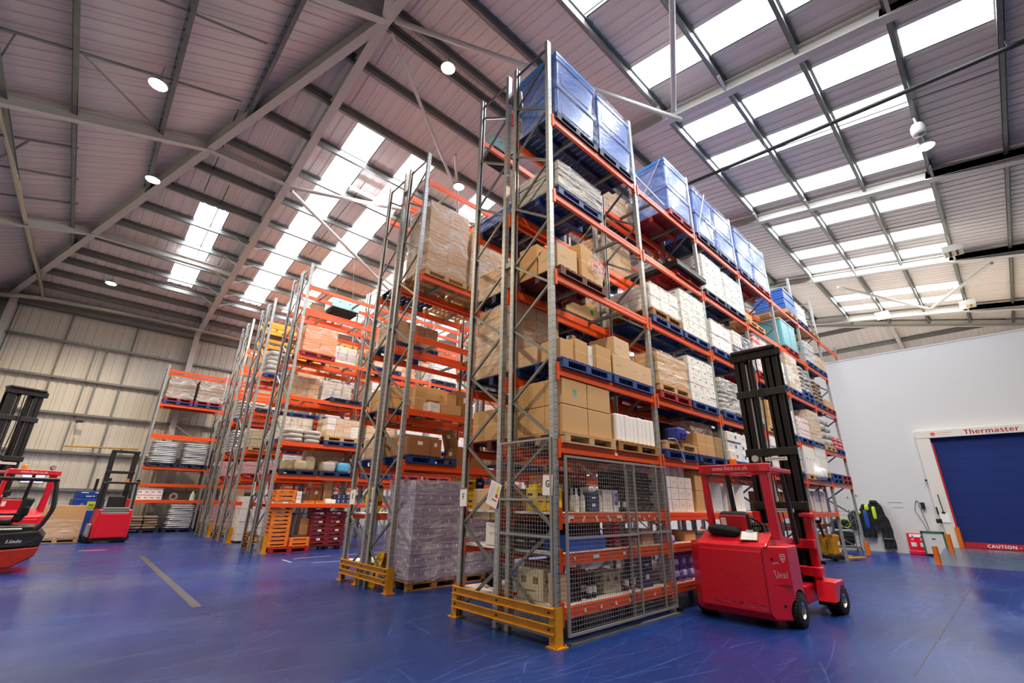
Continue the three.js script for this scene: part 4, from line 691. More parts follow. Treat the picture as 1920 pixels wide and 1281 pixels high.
// ------------------------------------------------------------------ shelves inside the mesh cage
seed = 17;
{
  const bot = memo('bottle', () => nonIdx(new THREE.LatheGeometry([[0, 0], [0.036, 0], [0.038, 0.01], [0.038, 0.17], [0.034, 0.2], [0.015, 0.235], [0.013, 0.29], [0.016, 0.292], [0.016, 0.305], [0, 0.305]].map(([a, b]) => new THREE.Vector2(a, b)), 14)));
  const labelG = memo('blab', () => nonIdx(new THREE.CylinderGeometry(0.0388, 0.0388, 0.08, 14, 1, true)));
  const bottle = (l, m, x, y, z, lm, g) => { const t = thing('bottle', l, 'bottle', x, y, z, 0, g); mesh('glass', bot, m, t); mesh('label_band', labelG, lm, t, 0, 0.1, 0); };
  const cb = (l, w, h, d, x, y, z, m, r = 0, cat = 'carton', g) => { const o = one('carton', l, cat, unitBox(w, h, d), m, x, y + h / 2, z, g); o.rotation.y = r; };
  const y2 = 1.448, y1 = 0.968, y0 = 0.388;
  // upper shelf
  for (const [x, z, n] of [[0.14, -0.5, 'left'], [0.36, -0.4, 'right']]) { const t = thing('tub', `${n} yellow plastic tub on the upper cage shelf`, 'tub', x, y2, z); mesh('body', mg([rb(-0.1, 0.1, 0, 0.3, -0.1, 0.1, 0.02, 2), rb(-0.08, 0.08, 0.29, 0.34, -0.08, 0.08, 0.02)]), CM.yellow, t); mesh('cap', cyl(0.04, 0.04, 0.04, 12), M.yellow, t, 0, 0.36, 0); }
  bottle('white capped bottle right of the yellow tubs', M.foam, 0.56, y2, -0.14, M.foam); bottle('clear bottle behind the white capped bottle', M.clearb, 0.64, y2, -0.28, M.foam); bottle('clear bottle with pale label, upper cage shelf', M.clearb, 0.7, y2, -0.15, M.foam);
  cb('dark navy gift carton with white script on the upper shelf', 0.24, 0.26, 0.24, 0.9, y2, -0.22, CM.navyw); cb('grey label card box lying on the navy gift carton', 0.16, 0.07, 0.16, 0.92, y2 + 0.262, -0.22, CM.plainwhite);
  bottle('pale green bottle between two gift cartons', M.clearb, 1.08, y2, -0.14, M.foam); cb('grey and white bottle carton on the upper shelf', 0.24, 0.3, 0.26, 1.25, y2, -0.24, CM.plainwhite); cb('purple printed bottle carton on the upper shelf', 0.12, 0.3, 0.2, 1.45, y2, -0.2, CM.purple);
  for (let i = 0; i < 3; i++) bottle(`${['left', 'middle', 'right'][i]} dark wine bottle in the short row, upper cage shelf`, M.bottle, 1.56 + i * 0.1, y2, -0.16 - (i % 2) * 0.09, M.foam, 'dark bottles on the upper cage shelf');
  cb('brown carton standing at the back of the upper cage shelf', 0.55, 0.48, 0.35, 0.6, y2, -0.64, CM.dark); cb('red box high at the back of the upper shelf', 0.22, 0.18, 0.2, 1.1, y2 + 0.38, -0.55, CM.redbox);
  cb('dark carton carrying the red box, upper shelf', 0.3, 0.375, 0.3, 1.1, y2, -0.58, CM.wine);
  for (let j = 0; j < 4; j++) for (let i = 0; i < 4; i++) cb(`dark wine case, column ${['one', 'two', 'three', 'four'][i]} from left, ${ORD[j]} layer, upper cage shelf`, 0.22, 0.15, 0.4, 1.82 + i * 0.225, y2 + j * 0.153, -0.42, CM.wine, 0, 'wine case', 'wine cases on the upper shelf');
  { const t = thing('film_heap', 'grey crumpled film on top of the dark wine cases', 'film', 2.2, y2 + 0.615, -0.42); mesh('film', shell(0.7, 0.12, 0.5, 3), M.wrapThick, t, 0, 0.07, 0); }
  // middle shelf
  { const t = thing('parts_bin', 'open blue plastic bin on the middle cage shelf', 'bin', 0.72, y1, -0.3); const g = exZ([[-0.42, 0], [0.36, 0], [0.42, 0.1], [0.3, 0.19], [-0.42, 0.19]], -0.22, 0.22, 0.012); mesh('body', cut(g, bb(-0.38, 0.28, 0.03, 0.3, -0.19, 0.19)), M.bluePlastic, t); }
  for (let j = 0; j < 3; j++) for (let i = 0; i < 3; i++) cb(`maroon wine case, ${['left', 'middle', 'right'][i]} column, ${['bottom', 'middle', 'top'][j]} layer, middle cage shelf`, 0.2, 0.12, 0.3, 1.0 + i * 0.21, y1 + j * 0.123 + 0.0, -0.62, CM.maroonw, 0, 'wine case', 'maroon wine cases');
  for (let j = 0; j < 3; j++) cb(`bright red box, ${['bottom', 'middle', 'top'][j]} one of three on the middle shelf`, 0.17, 0.12, 0.2, 1.5, y1 + j * 0.122, -0.25, CM.redbox);
  cb('brown carton at the right end of the middle shelf', 0.34, 0.22, 0.34, 2.3, y1, -0.3, CM.pale); cb('flat brown carton beside it on the middle shelf', 0.34, 0.12, 0.34, 1.95, y1, -0.3, CM.dark);
  for (let i = 0; i < 4; i++) cb(`dark drinks case, ${BAY[i]} from the near post, rear of middle cage shelf`, 0.2, 0.3, 0.26, 0.14 + i * 0.21, y1, -0.7, CM.wine, 0, 'wine case', 'dark drinks cases, left of middle shelf');
  // lower shelf
  cb('brown carton with black print at the near end, lower shelf', 0.36, 0.36, 0.44, 0.24, y0, -0.55, CM.cream, 0.06); cb('narrow pale wooden bottle box on the lower shelf', 0.16, 0.34, 0.2, 0.16, y0, -0.14, CM.pale);
  for (let i = 0; i < 5; i++) bottle(`dark wine bottle, ${i > 2 ? 'rear' : 'front'} ${['left', 'centre', 'right'][i % 3]} of the left group, lower cage shelf`, M.bottle, 0.36 + (i % 3) * 0.09, y0, -0.13 - Math.floor(i / 3) * 0.12, M.black, 'left wine bottles on the lower shelf');
  for (let i = 0; i < 4; i++) bottle(`white labelled wine bottle, ${i > 1 ? 'rear' : 'front'} ${i % 2 ? 'right' : 'left'} of the centre group, lower shelf`, M.bottle, 0.78 + (i % 2) * 0.1, y0, -0.15 - Math.floor(i / 2) * 0.11, M.foam, 'centre wine bottles on the lower shelf');
  cb('pink and white tall carton on the lower shelf', 0.18, 0.3, 0.2, 0.95, y0, -0.5, CM.redbox); cb('cream wine carton with dark stamps on the lower shelf', 0.36, 0.27, 0.3, 1.36, y0, -0.32, CM.cream, -0.1); cb('dark brown open carton behind the lower shelf bottles', 0.5, 0.42, 0.3, 0.5, y0, -0.68, CM.dark);
  for (let i = 0; i < 3; i++) bottle(`${['left', 'middle', 'right'][i]} red wine bottle beside the cream carton, lower shelf`, M.wine, 1.66 + i * 0.09, y0, -0.16 - (i % 2) * 0.07, M.foam, 'red wine bottles on the lower shelf');
  cb('dark blue gin carton with white script, right of lower shelf', 0.3, 0.42, 0.3, 2.14, y0, -0.24, CM.navyw);
  // second bay shelves
  const roll = memo('roll', () => cyl(0.11, 0.11, 0.2, 18));
  for (let j = 0; j < 3; j++) for (let i = 0; i < 4; i++) cb(`white paper pack beside the cage, ${['blue marked', 'second', 'third', 'fourth'][i]} column, ${['bottom', 'middle', 'top'][j]} layer`, 0.25, 0.19, 0.3, B + 0.2 + i * 0.262, y2 + j * 0.193, -0.2, i === 0 ? CM.whiteblue : CM.plainwhite, rr(-0.03, 0.03), 'paper pack', 'white paper packs beside the cage');
  for (let i = 0; i < 4; i++) { const o = one('paper_roll', `white paper roll above the packs beside the cage, ${['first', 'second', 'third', 'fourth'][i]} from the cage`, 'paper roll', roll, M.foam, B + 0.2 + i * 0.25, y2 + 0.68, -0.22, 'white paper rolls beside the cage'); }
  for (let j = 0; j < 2; j++) cb(`${j ? 'upper' : 'lower'} brown carton right of the white paper packs`, 0.3, 0.36, 0.35, B + 1.4, y2 + j * 0.363, -0.22, CM.plain);
  cb('pale blue board panel standing right of the brown cartons', 0.06, 0.7, 0.5, B + 1.62, y2, -0.3, S({ color: lin(0x8cc4e6), roughness: 0.5 }), 0, 'panel');
  for (let j = 0; j < 3; j++) for (let i = 0; i < 3; i++) { const o = one('tissue_pack', `purple tissue pack beside the cage, ${['left', 'middle', 'right'][i]} column, ${['bottom', 'middle', 'top'][j]} layer`, 'tissue pack', sackGeo(0.27, 0.19, 0.3, i), CM.purple, B + 0.22 + i * 0.265, y0 + 0.09 + j * 0.175, -0.18, 'purple tissue packs beside the cage'); }
  one('tissue_pack', 'single purple tissue pack on top of the purple stack', 'tissue pack', sackGeo(0.27, 0.19, 0.3, 1), CM.purple, B + 0.18, y0 + 0.62, -0.18);
  cb('upper brown carton behind the purple tissue packs', 0.4, 0.34, 0.4, B + 0.95, y0 + 0.402, -0.3, CM.plain); cb('lower brown carton behind the purple tissue packs', 0.4, 0.4, 0.4, B + 0.98, y0, -0.3, CM.plain);
  const bigroll = memo('bigroll', () => mg([cyl(0.24, 0.24, 0.55, 24), cyl(0.05, 0.05, 0.56, 12)]));
  for (let i = 0; i < 4; i++) one('paper_roll', `large upright white roll behind the forklift, ${BAY[i]} from the left`, 'paper roll', bigroll, M.foam, B + 1.95 + i * 0.5 + (i > 1 ? 0.15 : 0), y2 + 0.28, -0.35, 'large white rolls behind the forklift');
  for (let j = 0; j < 2; j++) for (let i = 0; i < 5; i++) cb(`white box behind the forklift mast, ${j ? 'upper' : 'lower'} layer, ${BAY[i]} from the left`, 0.32, 0.28, 0.4, 2 * B + 1.3 + i * 0.3 - (i > 3 ? 9 : 0) * 0, y0 + j * 0.283, -0.3, CM.plainwhite, 0, 'carton', 'white boxes behind the forklift');
  for (let i = 0; i < 3; i++) cb(`${['left', 'middle', 'right'][i]} brown carton on the low beams of the fourth bay`, 0.5, 0.5, 0.6, 3 * B + 0.5 + i * 0.7, 1.425, -0.45, CM.dark, 0, 'carton', 'brown cartons in the fourth bay');
  for (let i = 0; i < 3; i++) cb(`${['left', 'middle', 'right'][i]} white carton on the low beams of the fifth bay`, 0.5, 0.6, 0.6, 4 * B + 0.5 + i * 0.7, 1.425, -0.45, CM.plainwhite, 0, 'carton', 'white cartons in the fifth bay');
}
// ------------------------------------------------------------------ rear side of the nearest rack
put(FBk, 0, 0, 3, ['navy'], [sheets, 'blue wrapped flat stack', { n: 4, th: 0.06, mat: M.folded, wrap: true }]);
put(FBk, 0, 0, 2, ['navy'], brown(0.55, 2)); put(FBk, 0, 1, 2, ['navy'], [cartonStack, 'cartons with green mark', { h: 0.4, ny: 1, nx: 3, mats: [CM.globe, CM.taped] }]);
put(FBk, 0, 0, 1, ['navy'], [cartonStack, 'tall scrawled cartons', { h: 1.25, ny: 6, nx: 4, mats: [CM.pale, CM.plain], wrap: true, d: 0.96 }]);
put(FBk, 0, 0, 0, ['maroon'], [cartonStack, 'two plain brown cartons', { h: 0.5, ny: 1, nx: 2, nz: 1, mats: [CM.taped] }]);
for (const [k, s, l, p, ld] of [[1, 0, 4, 'navy', brown(0.7)], [1, 1, 4, 'navy', brown(0.7)], [1, 0, 3, 'navy', brown(0.8)], [1, 0, 2, 'navy', [block, 'white wrapped packs', { h: 0.8 }]], [1, 1, 1, 'blue', [block, 'white wrapped packs', { h: 0.8 }]], [1, 0, 0, 'blue', brown(0.7)], [2, 0, 2, 'blue', [block, 'white wrapped packs', { h: 0.8 }]], [2, 1, 0, 'blue', brown(0.7)], [2, 0, 1, 'red', [sackStack, 'white sacks', { h: 0.7 }]], [3, 0, 4, 'wood', brown(0.8)], [3, 1, 2, 'blue', [block, 'white wrapped packs', { h: 0.8 }]], [4, 0, 0, 'blue', brown(0.8)], [4, 0, 2, 'red', brown(0.8)], [5, 0, 1, 'blue', brown(0.9)], [5, 0, 2, 'blue', brown(0.8)], [5, 0, 0, 'red', [block, 'white wrapped packs', { h: 0.8 }]]]) put(FBk, k, s, l, [p], ld);
{
  const z = -1.5, cb = (l, w, h, d, x, y, zz, m, g) => one('carton', l, 'carton', unitBox(w, h, d), m, x, y + h / 2, zz, g);
  cb('left brown carton with dark print on the shelf near sign F', 0.4, 0.44, 0.4, 0.3, 1.305, -1.62, CM.pale); cb('right brown carton with logo on the shelf near sign F', 0.4, 0.44, 0.4, 0.3, 1.305, -1.2, CM.taped);
  for (let j = 0; j < 2; j++) for (let i = 0; i < 4; i++) one('tissue_pack', `${j ? 'upper' : 'lower'} lavender pack low behind sign F, ${BAY[i]} from the end`, 'tissue pack', sackGeo(0.3, 0.2, 0.34, i % 3), CM.lilac, 0.35 + i * 0.34, 0.97 + 0.1 + j * 0.19, -1.45, 'lavender packs low behind sign F');
  cb('white box at the end of the low lavender packs', 0.2, 0.3, 0.3, 0.16, 0.968, -1.3, CM.plainwhite);
  const t = thing('hand_tool', 'dark grey machine part lying on the low shelf behind the end guard', 'machine part', 0.35, 0.388, -1.62); mesh('body', mg([cyl(0.05, 0.07, 0.16, 14).clone().rotateZ(1.3), bb(-0.16, 0.16, 0, 0.05, -0.05, 0.05).translate(0, -0.0, 0)]), M.blackm, t, 0, 0.05, 0); mesh('knob', new THREE.SphereGeometry(0.035, 12, 8), M.black, t, -0.1, 0.14, 0);
}
// ------------------------------------------------------------------ rack E
put(EE, 0, 0, 3, ['wood'], [cartonStack, 'tall shiny wrapped brown load', { h: 1.85, ny: 4, nx: 2, nz: 2, mats: [CM.pale, CM.plain], wrap: true, wm: M.wrapThick }]);
put(EE, 0, 1, 3, ['wood'], [cartonStack, 'tall shiny wrapped brown load', { h: 1.6, ny: 5, nx: 2, nz: 2, mats: [CM.pale, CM.plain], wrap: true, wm: M.wrapThick }]);
put(EB, 0, 0, 3, ['navy'], null); put(EB, 0, 1, 3, ['wood'], null);

{
  const C = (l, w, h, d, x, y, z, r, m) => { const o = one('carton', l, 'carton', unitBox(w, h, d), m, x, y + h / 2, z); o.rotation.y = r; return o; };
  const y = 3.325; let i = 0; const n = ['tall', 'wide', 'square', 'small white labelled', 'low', 'top small', 'far upright'];
  for (const [w, h, d, x, yy, z, r, m] of [[0.3, 0.55, 0.4, 1.25, 0, -4.4, 0.1, CM.taped], [0.55, 0.28, 0.4, 1.62, 0.3, -4.45, 0, CM.plain], [0.5, 0.3, 0.4, 1.62, 0, -4.45, 0.05, CM.dark], [0.28, 0.2, 0.25, 1.5, 0, -4.12, 0.1, CM.plainwhite], [0.5, 0.22, 0.4, 1.95, 0, -4.2, -0.1, CM.taped], [0.3, 0.24, 0.28, 1.95, 0.222, -4.2, 0.2, CM.taped], [0.42, 0.6, 0.4, 2.35, 0, -4.3, 0.1, CM.dark]]) C(`${n[i++]} loose brown carton in the heap, second tier of rack E`, w, h, d, x - 0.82, y + yy, z, r, m);
  const z0 = -4.3; C('long brown carton with white label, left, lowest tier of rack E', 0.5, 0.36, 0.7, 0.36, 2.41, z0, 0.02, CM.dark); C('long brown carton with white label, right, lowest tier of rack E', 0.3, 0.36, 0.6, 0.78, 2.41, z0, -0.02, CM.dark);
  pallet('blue', 'blue pallet under the labelled long cartons of rack E', 0.7, 2.255, -4.45, true);
  const ob = thing('open_carton', 'open brown carton with a raised flap on rack E', 'carton', 1.75, 2.256, -4.3); mesh('body', cut(unitBox(0.75, 0.42, 0.5).clone().translate(0, 0.21, 0), bb(-0.36, 0.36, 0.02, 0.6, -0.24, 0.24)), CM.dark, ob); const f = mesh('flap', rbox(0.02, 0.42, 0.5, 0.003), CM.dark, ob, -0.42, 0.58, 0); f.rotation.z = 0.3; const f2 = mesh('flap', rbox(0.38, 0.012, 0.5, 0.003), CM.dark, ob, 0.3, 0.47, 0); f2.rotation.z = 0.25;
  cartonStack('white carton pack with green leaves behind the long cartons of rack E', 1.2, 2.5, -5.5, { w: 1.0, d: 0.5, h: 0.5, nx: 2, ny: 2, nz: 1, mats: [CM.white] });
}
// lavender wrapped loads on the floor
{
  pallet('old', 'weathered pallet under the tall lavender stack', 0.92, 0.002, -4.42, true);
  cartonStack('tall film wrapped stack of lavender packs beside the end guard', 0.92, 0.155, -4.42, { w: 1.16, d: 1.0, h: 1.78, nx: 5, ny: 8, nz: 3, mats: [CM.lilac], wrap: true, name: 'pack_stack', partName: 'pack', cat: 'pack stack' });
  pallet('old', 'weathered pallet under the second lavender stack', 2.25, 0.002, -4.55, false);
  cartonStack('lower second stack of lavender packs on the floor', 2.25, 0.155, -4.55, { w: 1.1, d: 1.0, h: 1.1, nx: 4, ny: 5, nz: 2, mats: [CM.lilac], wrap: true, name: 'pack_stack', partName: 'pack', cat: 'pack stack' });
  cartonStack('yellow and navy boxes on the second lavender stack', 2.05, 1.3, -4.45, { w: 0.5, d: 0.5, h: 0.75, nx: 2, ny: 2, nz: 1, mats: [CM.yellow, CM.navyw], name: 'box_stack', cat: 'box stack' });
  const w = thing('wet_floor_sign', 'yellow folding wet floor sign behind the end guard of rack E', 'floor sign', 0.2, 0, -4.72); const sm = textMat(128, 256, (c, a, b) => { c.fillStyle = '#e2ba14'; c.fillRect(0, 0, a, b); c.fillStyle = '#222'; c.beginPath(); c.moveTo(64, 130); c.lineTo(108, 200); c.lineTo(20, 200); c.fill(); c.font = 'bold 22px sans-serif'; c.textAlign = 'center'; c.fillText('CAUTION', 64, 60); c.fillText('WET', 64, 90); });
  for (const s of [-1, 1]) { const o = sign('panel', 0.26, 0.62, sm, M.yellow, w, s * 0.09, 0.3, 0, -Math.PI / 2, 0, 0, 0.02); o.rotation.set(s * 0.25, -Math.PI / 2, 0, 'YXZ'); }
  pallet('navy', 'dark blue pallet on the floor behind rack E', 1.6, 0.002, -5.5, false);
  const yb = thing('notice_bag', 'yellow and white sack hanging on the left side of rack E', 'sack', 0.15, 1.305, -5.4); mesh('bag', sackGeo(0.3, 0.6, 0.3, 1), CM.yellow, yb, 0.1, 0.3, 0);
}
for (const [k, s, l, p, ld] of [[1, 0, 3, 'wood', brown(1.5)], [1, 1, 1, 'blue', [block, 'white wrapped packs', { h: 0.8 }]], [1, 0, 0, 'blue', brown(0.6)], [1, 0, 2, 'blue', brown(0.8)], [2, 0, 1, 'blue', brown(0.8)], [2, 1, 3, 'navy', [block, 'white wrapped packs', { h: 0.8 }]], [2, 0, 0, 'red', [block, 'white wrapped packs', { h: 0.7 }]], [3, 0, 2, 'red', brown(0.8)], [3, 0, 1, 'navy', [block, 'white wrapped packs', { h: 0.8 }]]]) put(EE, k, s, l, [p], ld);
for (const [k, s, l, p, ld] of [[0, 0, 1, 'navy', [cartonStack, 'tan taped cartons', { h: 0.5, ny: 2, nx: 3, mats: [CM.plain] }]], [0, 1, 1, 'wood', [cartonStack, 'white boxes', { h: 0.4, ny: 2, nx: 3, mats: [CM.plainwhite] }]], [0, 0, 0, 'blue', brown(0.45, 2)], [0, 0, 2, 'blue', brown(0.55, 2)], [1, 0, 2, 'blue', brown(0.9)], [1, 1, 0, 'red', [block, 'white wrapped packs', { h: 0.7 }]], [2, 0, 0, 'navy', brown(0.7)]]) put(EB, k, s, l, [p], ld);

// ------------------------------------------------------------------ third rack (beyond the wide aisle) and the racks behind it
seed = 23;
const D_LEV = [2.28, 3.3, 4.8, 6.25, 7.85];
const DD = { x0: 0, z: -11.72, lev: D_LEV, name: 'third rack' }, DB = { x0: 0, z: -12.78, lev: D_LEV, name: 'rear of third rack' };
const CC = { x0: 0, z: -15.95, lev: D_LEV, name: 'fourth rack' }, CB = { x0: 0, z: -17.01, lev: D_LEV, name: 'rear of fourth rack' }, BB = { x0: 0, z: -19.3, lev: D_LEV, name: 'fifth rack' }, BR = { x0: 0, z: -20.36, lev: D_LEV, name: 'rear of fifth rack' };
put(DD, 0, 1, 1, ['blue', 'wood'], [cartonStack, 'wrapped pale carton block', { h: 0.62, ny: 3, nx: 4, mats: [CM.pale, CM.plainwhite], wrap: true }]);
put(DD, 0, 0, 1, null, [sackStack, 'white sacks', { h: 0.42, ny: 3, nx: 2 }]);
put(DD, 0, 0, 0, ['navy'], null); put(DD, 0, 1, 0, ['navy'], null);
{
  const y = 2.28 + 0.155, L = [[0.55, -0.1, 0.42, 0.36, 0.4, 0.3, 'cream sack slumped at the left of the dark blue pallet', M.cream2], [0.82, 0.1, 0.4, 0.34, 0.4, -0.2, 'cream sack in the middle of the left dark blue pallet', M.cream2], [1.12, 0, 0.34, 0.5, 0.36, 0.1, 'upright cream sack at the right of the left pallet', M.cream2], [1.72, 0.08, 0.5, 0.36, 0.45, 0.2, 'cream sack with orange stripes', M.sack], [2.0, -0.2, 0.4, 0.42, 0.4, 0, 'clear plastic bag behind the striped sack', M.foam], [2.25, 0.1, 0.46, 0.36, 0.4, 0.1, 'sky blue plastic bag on the right pallet', S({ color: lin(0x57ade0), roughness: 0.4 })]];
  L.forEach(([x, z, w, h, d, r, l, m], i) => { const o = one('sack', l, 'sack', sackGeo(w, h, d, i % 3), m, x, y + h / 2 - 0.02, -12.1 + z); o.rotation.y = r; });
  for (const [i, s] of [-1, 0, 1].entries()) { const o = one('stripe_band', ['left', 'middle', 'right'][i] + ' orange stripe round the cream sack', 'stripe', tubeBetween(V(0, -0.18, 0.2), V(0.1 * s, 0.19, 0.08), 0.02, 6), M.orangePlastic, 1.6 + i * 0.1, y + 0.18, -12.06); }
}
const crateGeo = memo('crate', () => { const g = cut(rb(-0.3, 0.3, 0, 0.13, -0.2, 0.2, 0.015), bb(-0.27, 0.27, 0.03, 0.3, -0.17, 0.17), bb(-0.2, 0.2, 0.05, 0.09, -0.4, 0.4), bb(-0.5, 0.5, 0.05, 0.09, -0.12, 0.12)); return g; });
const crate = (l, m, x, y, z, grp, r = 0) => { const o = one('crate', l, 'crate', crateGeo, m, x, y, z, grp); o.rotation.y = r; return o; };
{
  pallet('red', 'red and blue pallet under the orange bread crates', 0.8, 0.002, -12.1, false);
  for (let j = 0; j < 10; j++) crate(`orange crate in the tall floor stack, ${ORD[j]} from the floor up`, M.orangePlastic, 0.48, 0.155 + j * 0.115, -12.0, 'orange crates in the tall stack', rr(-0.02, 0.02));
  for (let j = 0; j < 2; j++) crate(`${j ? 'upper' : 'lower'} orange crate right of the tall orange stack`, M.orangePlastic, 1.12, 0.155 + j * 0.125, -11.95);
  one('carton', 'dark brown carton on top of the tall orange crate stack', 'carton', unitBox(0.62, 0.2, 0.42), CM.dark, 0.5, 1.315 - 0.05 + 0.13, -12.0);
  for (const [n, x, h] of [['left', 1.72, 9], ['right', 2.3, 8]]) {
    const t = thing('dolly', `${n} wheeled dolly under the maroon crates`, 'dolly', x, 0, -12.1); mesh('deck', rb(-0.28, 0.28, 0.09, 0.12, -0.2, 0.2, 0.01), M.black, t); for (const a of [-0.2, 0.2]) for (const b of [-0.14, 0.14]) mesh('castor', cyl(0.04, 0.04, 0.03, 12).clone().rotateX(Math.PI / 2), M.rubber, t, a, 0.042, b);
    for (let j = 0; j < h; j++) { crate(`maroon crate in the ${n} dolly stack, ${ORD[j]} from the floor up`, M.maroonPlastic, x, 0.122 + j * 0.132, -12.1, `maroon crates, ${n} stack`); if (j % 2) tag(sign(numbered('crate_label'), 0.12, 0.06, M.pulp, M.pulp, scene, x + 0.03, 0.19 + j * 0.132, -11.893), `white label on the ${ORD[j]} maroon crate of the ${n} dolly stack`, 'label').userData.group = `white crate labels, ${n} stack`; }
  }
  const gl = thing('display_case', 'clear sided box with brown carton inside on the floor', 'display case', 1.22, 0.42, -12.2); mesh('frame', mg([bb(-0.3, 0.3, 0, 0.03, -0.2, 0.2), bb(-0.3, -0.27, 0, 0.7, -0.2, 0.2), bb(0.27, 0.3, 0, 0.7, -0.2, 0.2), bb(-0.3, 0.3, 0.67, 0.7, -0.2, 0.2)]), M.steel, gl); mesh('carton', unitBox(0.3, 0.5, 0.3), CM.taped, gl, 0.08, 0.29, 0);
  // shelf at 1.42
  for (let j = 0; j < 3; j++) crate(`${['bottom', 'middle', 'top'][j]} orange crate on the shelf above the tall crate stack`, M.orangePlastic, 0.5, 1.425 + j * 0.13, -12.0, 'orange crates on the third rack shelf');
  { const t = thing('box_stack', 'white labelled boxes right of the shelf orange crates', 'box stack', 0.9, 1.425, -11.95); for (let j = 0; j < 3; j++) mesh('box', unitBox(0.16, 0.11, 0.28), CM.plainwhite, t, 0, 0.06 + j * 0.12, 0); }
  for (let i = 0; i < 2; i++) crate(i ? 'low orange tray with handle on the shelf, middle' : 'low orange tray on the shelf, left of middle', M.orangePlastic, 1.25 + i * 0.36, 1.425, -11.92).scale.set(0.5, 0.6, 0.6);
  one('carton', 'brown carton at the back of the third rack shelf', 'carton', unitBox(0.4, 0.5, 0.4), CM.dark, 1.55, 1.68, -12.35); one('carton', 'tall tan carton at the back of the third rack shelf', 'carton', unitBox(0.3, 0.75, 0.3), CM.plain, 1.95, 1.8, -12.3);
  looseSacks('', 0, 1.425, 0, [[1.9, -11.95, 0.24, 0.16, 0.2, 0, 'white bagged loaf on the shelf, left'], [2.1, -11.95, 0.22, 0.14, 0.2, 0.2, 'white bagged loaf on the shelf, right']], M.foam);
  for (let j = 0; j < 2; j++) for (let i = 0; i < 3; i++) one('carton', `${j ? 'upper' : 'lower'} ${['left', 'middle', 'right'][i]} purple drinks tray on the third rack shelf`, 'carton', unitBox(0.18, 0.14, 0.3), CM.navyw, 2.25 + i * 0.17 - 0.02, 1.5 + j * 0.15, -12.0, 'purple drinks trays');
}
const W = [block, 'white wrapped packs', { h: 0.8 }], Bn = brown(0.8), Sk = [sackStack, 'white sacks', { h: 0.8, ny: 6 }], Rd = [cartonStack, 'red and white striped packs', { h: 0.8, ny: 5, nx: 3, mats: [CM.stripe] }], Wc = [cartonStack, 'white boxes', { h: 0.7, ny: 4, nx: 3, mats: [CM.plainwhite] }];
const tray = [cartonStack, 'wrapped orange trays', { h: 0.95, ny: 9, nx: 2, mats: [M.orangePlastic], wrap: true, partName: 'tray', name: 'tray_stack', cat: 'tray stack' }];
for (const [R, k, s, l, p, ld] of [[DD, 0, 0, 3, 'red', tray], [DD, 0, 1, 2, 'navy', null], [DB, 0, 1, 3, 'wood', W], [DB, 0, 1, 2, 'navy', W], [DB, 0, 0, 2, 'wood', Bn], [DD, 1, 0, 1, 'blue', Bn], [DD, 1, 1, 1, 'wood', W], [DD, 1, 0, 2, 'navy', W], [DD, 1, 0, 3, 'blue', Bn], [DD, 1, 1, 2, 'blue', W], [DD, 1, 0, 0, 'blue', Wc], [DD, 1, 1, 0, 'red', Rd], [DB, 1, 0, 1, 'blue', W], [DB, 1, 1, 3, 'red', Bn], [DB, 0, 0, 1, 'blue', W], [DB, 0, 1, 0, 'blue', Bn], [DD, 2, 0, 1, 'blue', W], [DD, 2, 1, 2, 'blue', W], [DD, 2, 0, 3, 'navy', W], [DD, 2, 0, 0, 'red', Rd], [DB, 2, 1, 1, 'blue', Bn], [DB, 2, 1, 3, 'blue', W], [DD, 3, 0, 2, 'red', Bn], [DD, 3, 0, 1, 'blue', W], [DD, 2, 1, 1, 'blue', W], [DD, 2, 1, 0, 'blue', W], [DD, 3, 0, 0, 'blue', W],
  [CC, 0, 0, 3, 'blue', [sackStack, 'bulging white sacks', { h: 1.0, ny: 5 }]], [CC, 0, 1, 3, 'wood', Bn], [CC, 0, 0, 1, 'wood', [cartonStack, 'golden tins', { h: 0.6, ny: 4, nx: 3, mats: [M.cream2] }]], [CC, 0, 1, 1, 'blue', Wc], [CC, 0, 0, 2, 'navy', null], [CC, 0, 1, 2, 'blue', null], [CC, 0, 0, 0, 'red', [cartonStack, 'red and white striped packs', { h: 0.45, ny: 3, nx: 2, mats: [CM.stripe] }]], [CC, 0, 1, 0, 'red', W], [CC, 1, 0, 1, 'blue', W], [CC, 1, 0, 2, 'blue', W], [CC, 1, 1, 0, 'blue', Bn], [CC, 1, 1, 1, 'red', Bn], [CC, 1, 0, 3, 'blue', Sk], [CB, 0, 0, 1, 'blue', W], [CB, 0, 1, 2, 'navy', W], [CB, 1, 0, 1, 'blue', Bn], [CC, 2, 0, 1, 'blue', W], [CC, 2, 0, 2, 'blue', Bn],
  [BB, 0, 0, 2, 'blue', Sk], [BB, 0, 0, 1, 'red', [sackStack, 'silver grey sacks', { h: 0.95, ny: 9, mat: M.silver }]], [BB, 0, 1, 1, 'blue', Rd], [BB, 0, 0, 0, 'red', [cartonStack, 'red and white striped packs', { h: 0.5, ny: 3, nx: 2, mats: [CM.stripe] }]], [BB, 0, 1, 0, 'blue', W], [BB, 0, 1, 2, 'blue', W], [BR, 0, 0, 2, 'blue', Rd], [BR, 0, 0, 1, 'blue', Sk], [BB, 1, 0, 1, 'blue', W], [BB, 1, 0, 2, 'red', Bn]]) put(R, k, s, l, p ? [p] : null, ld);
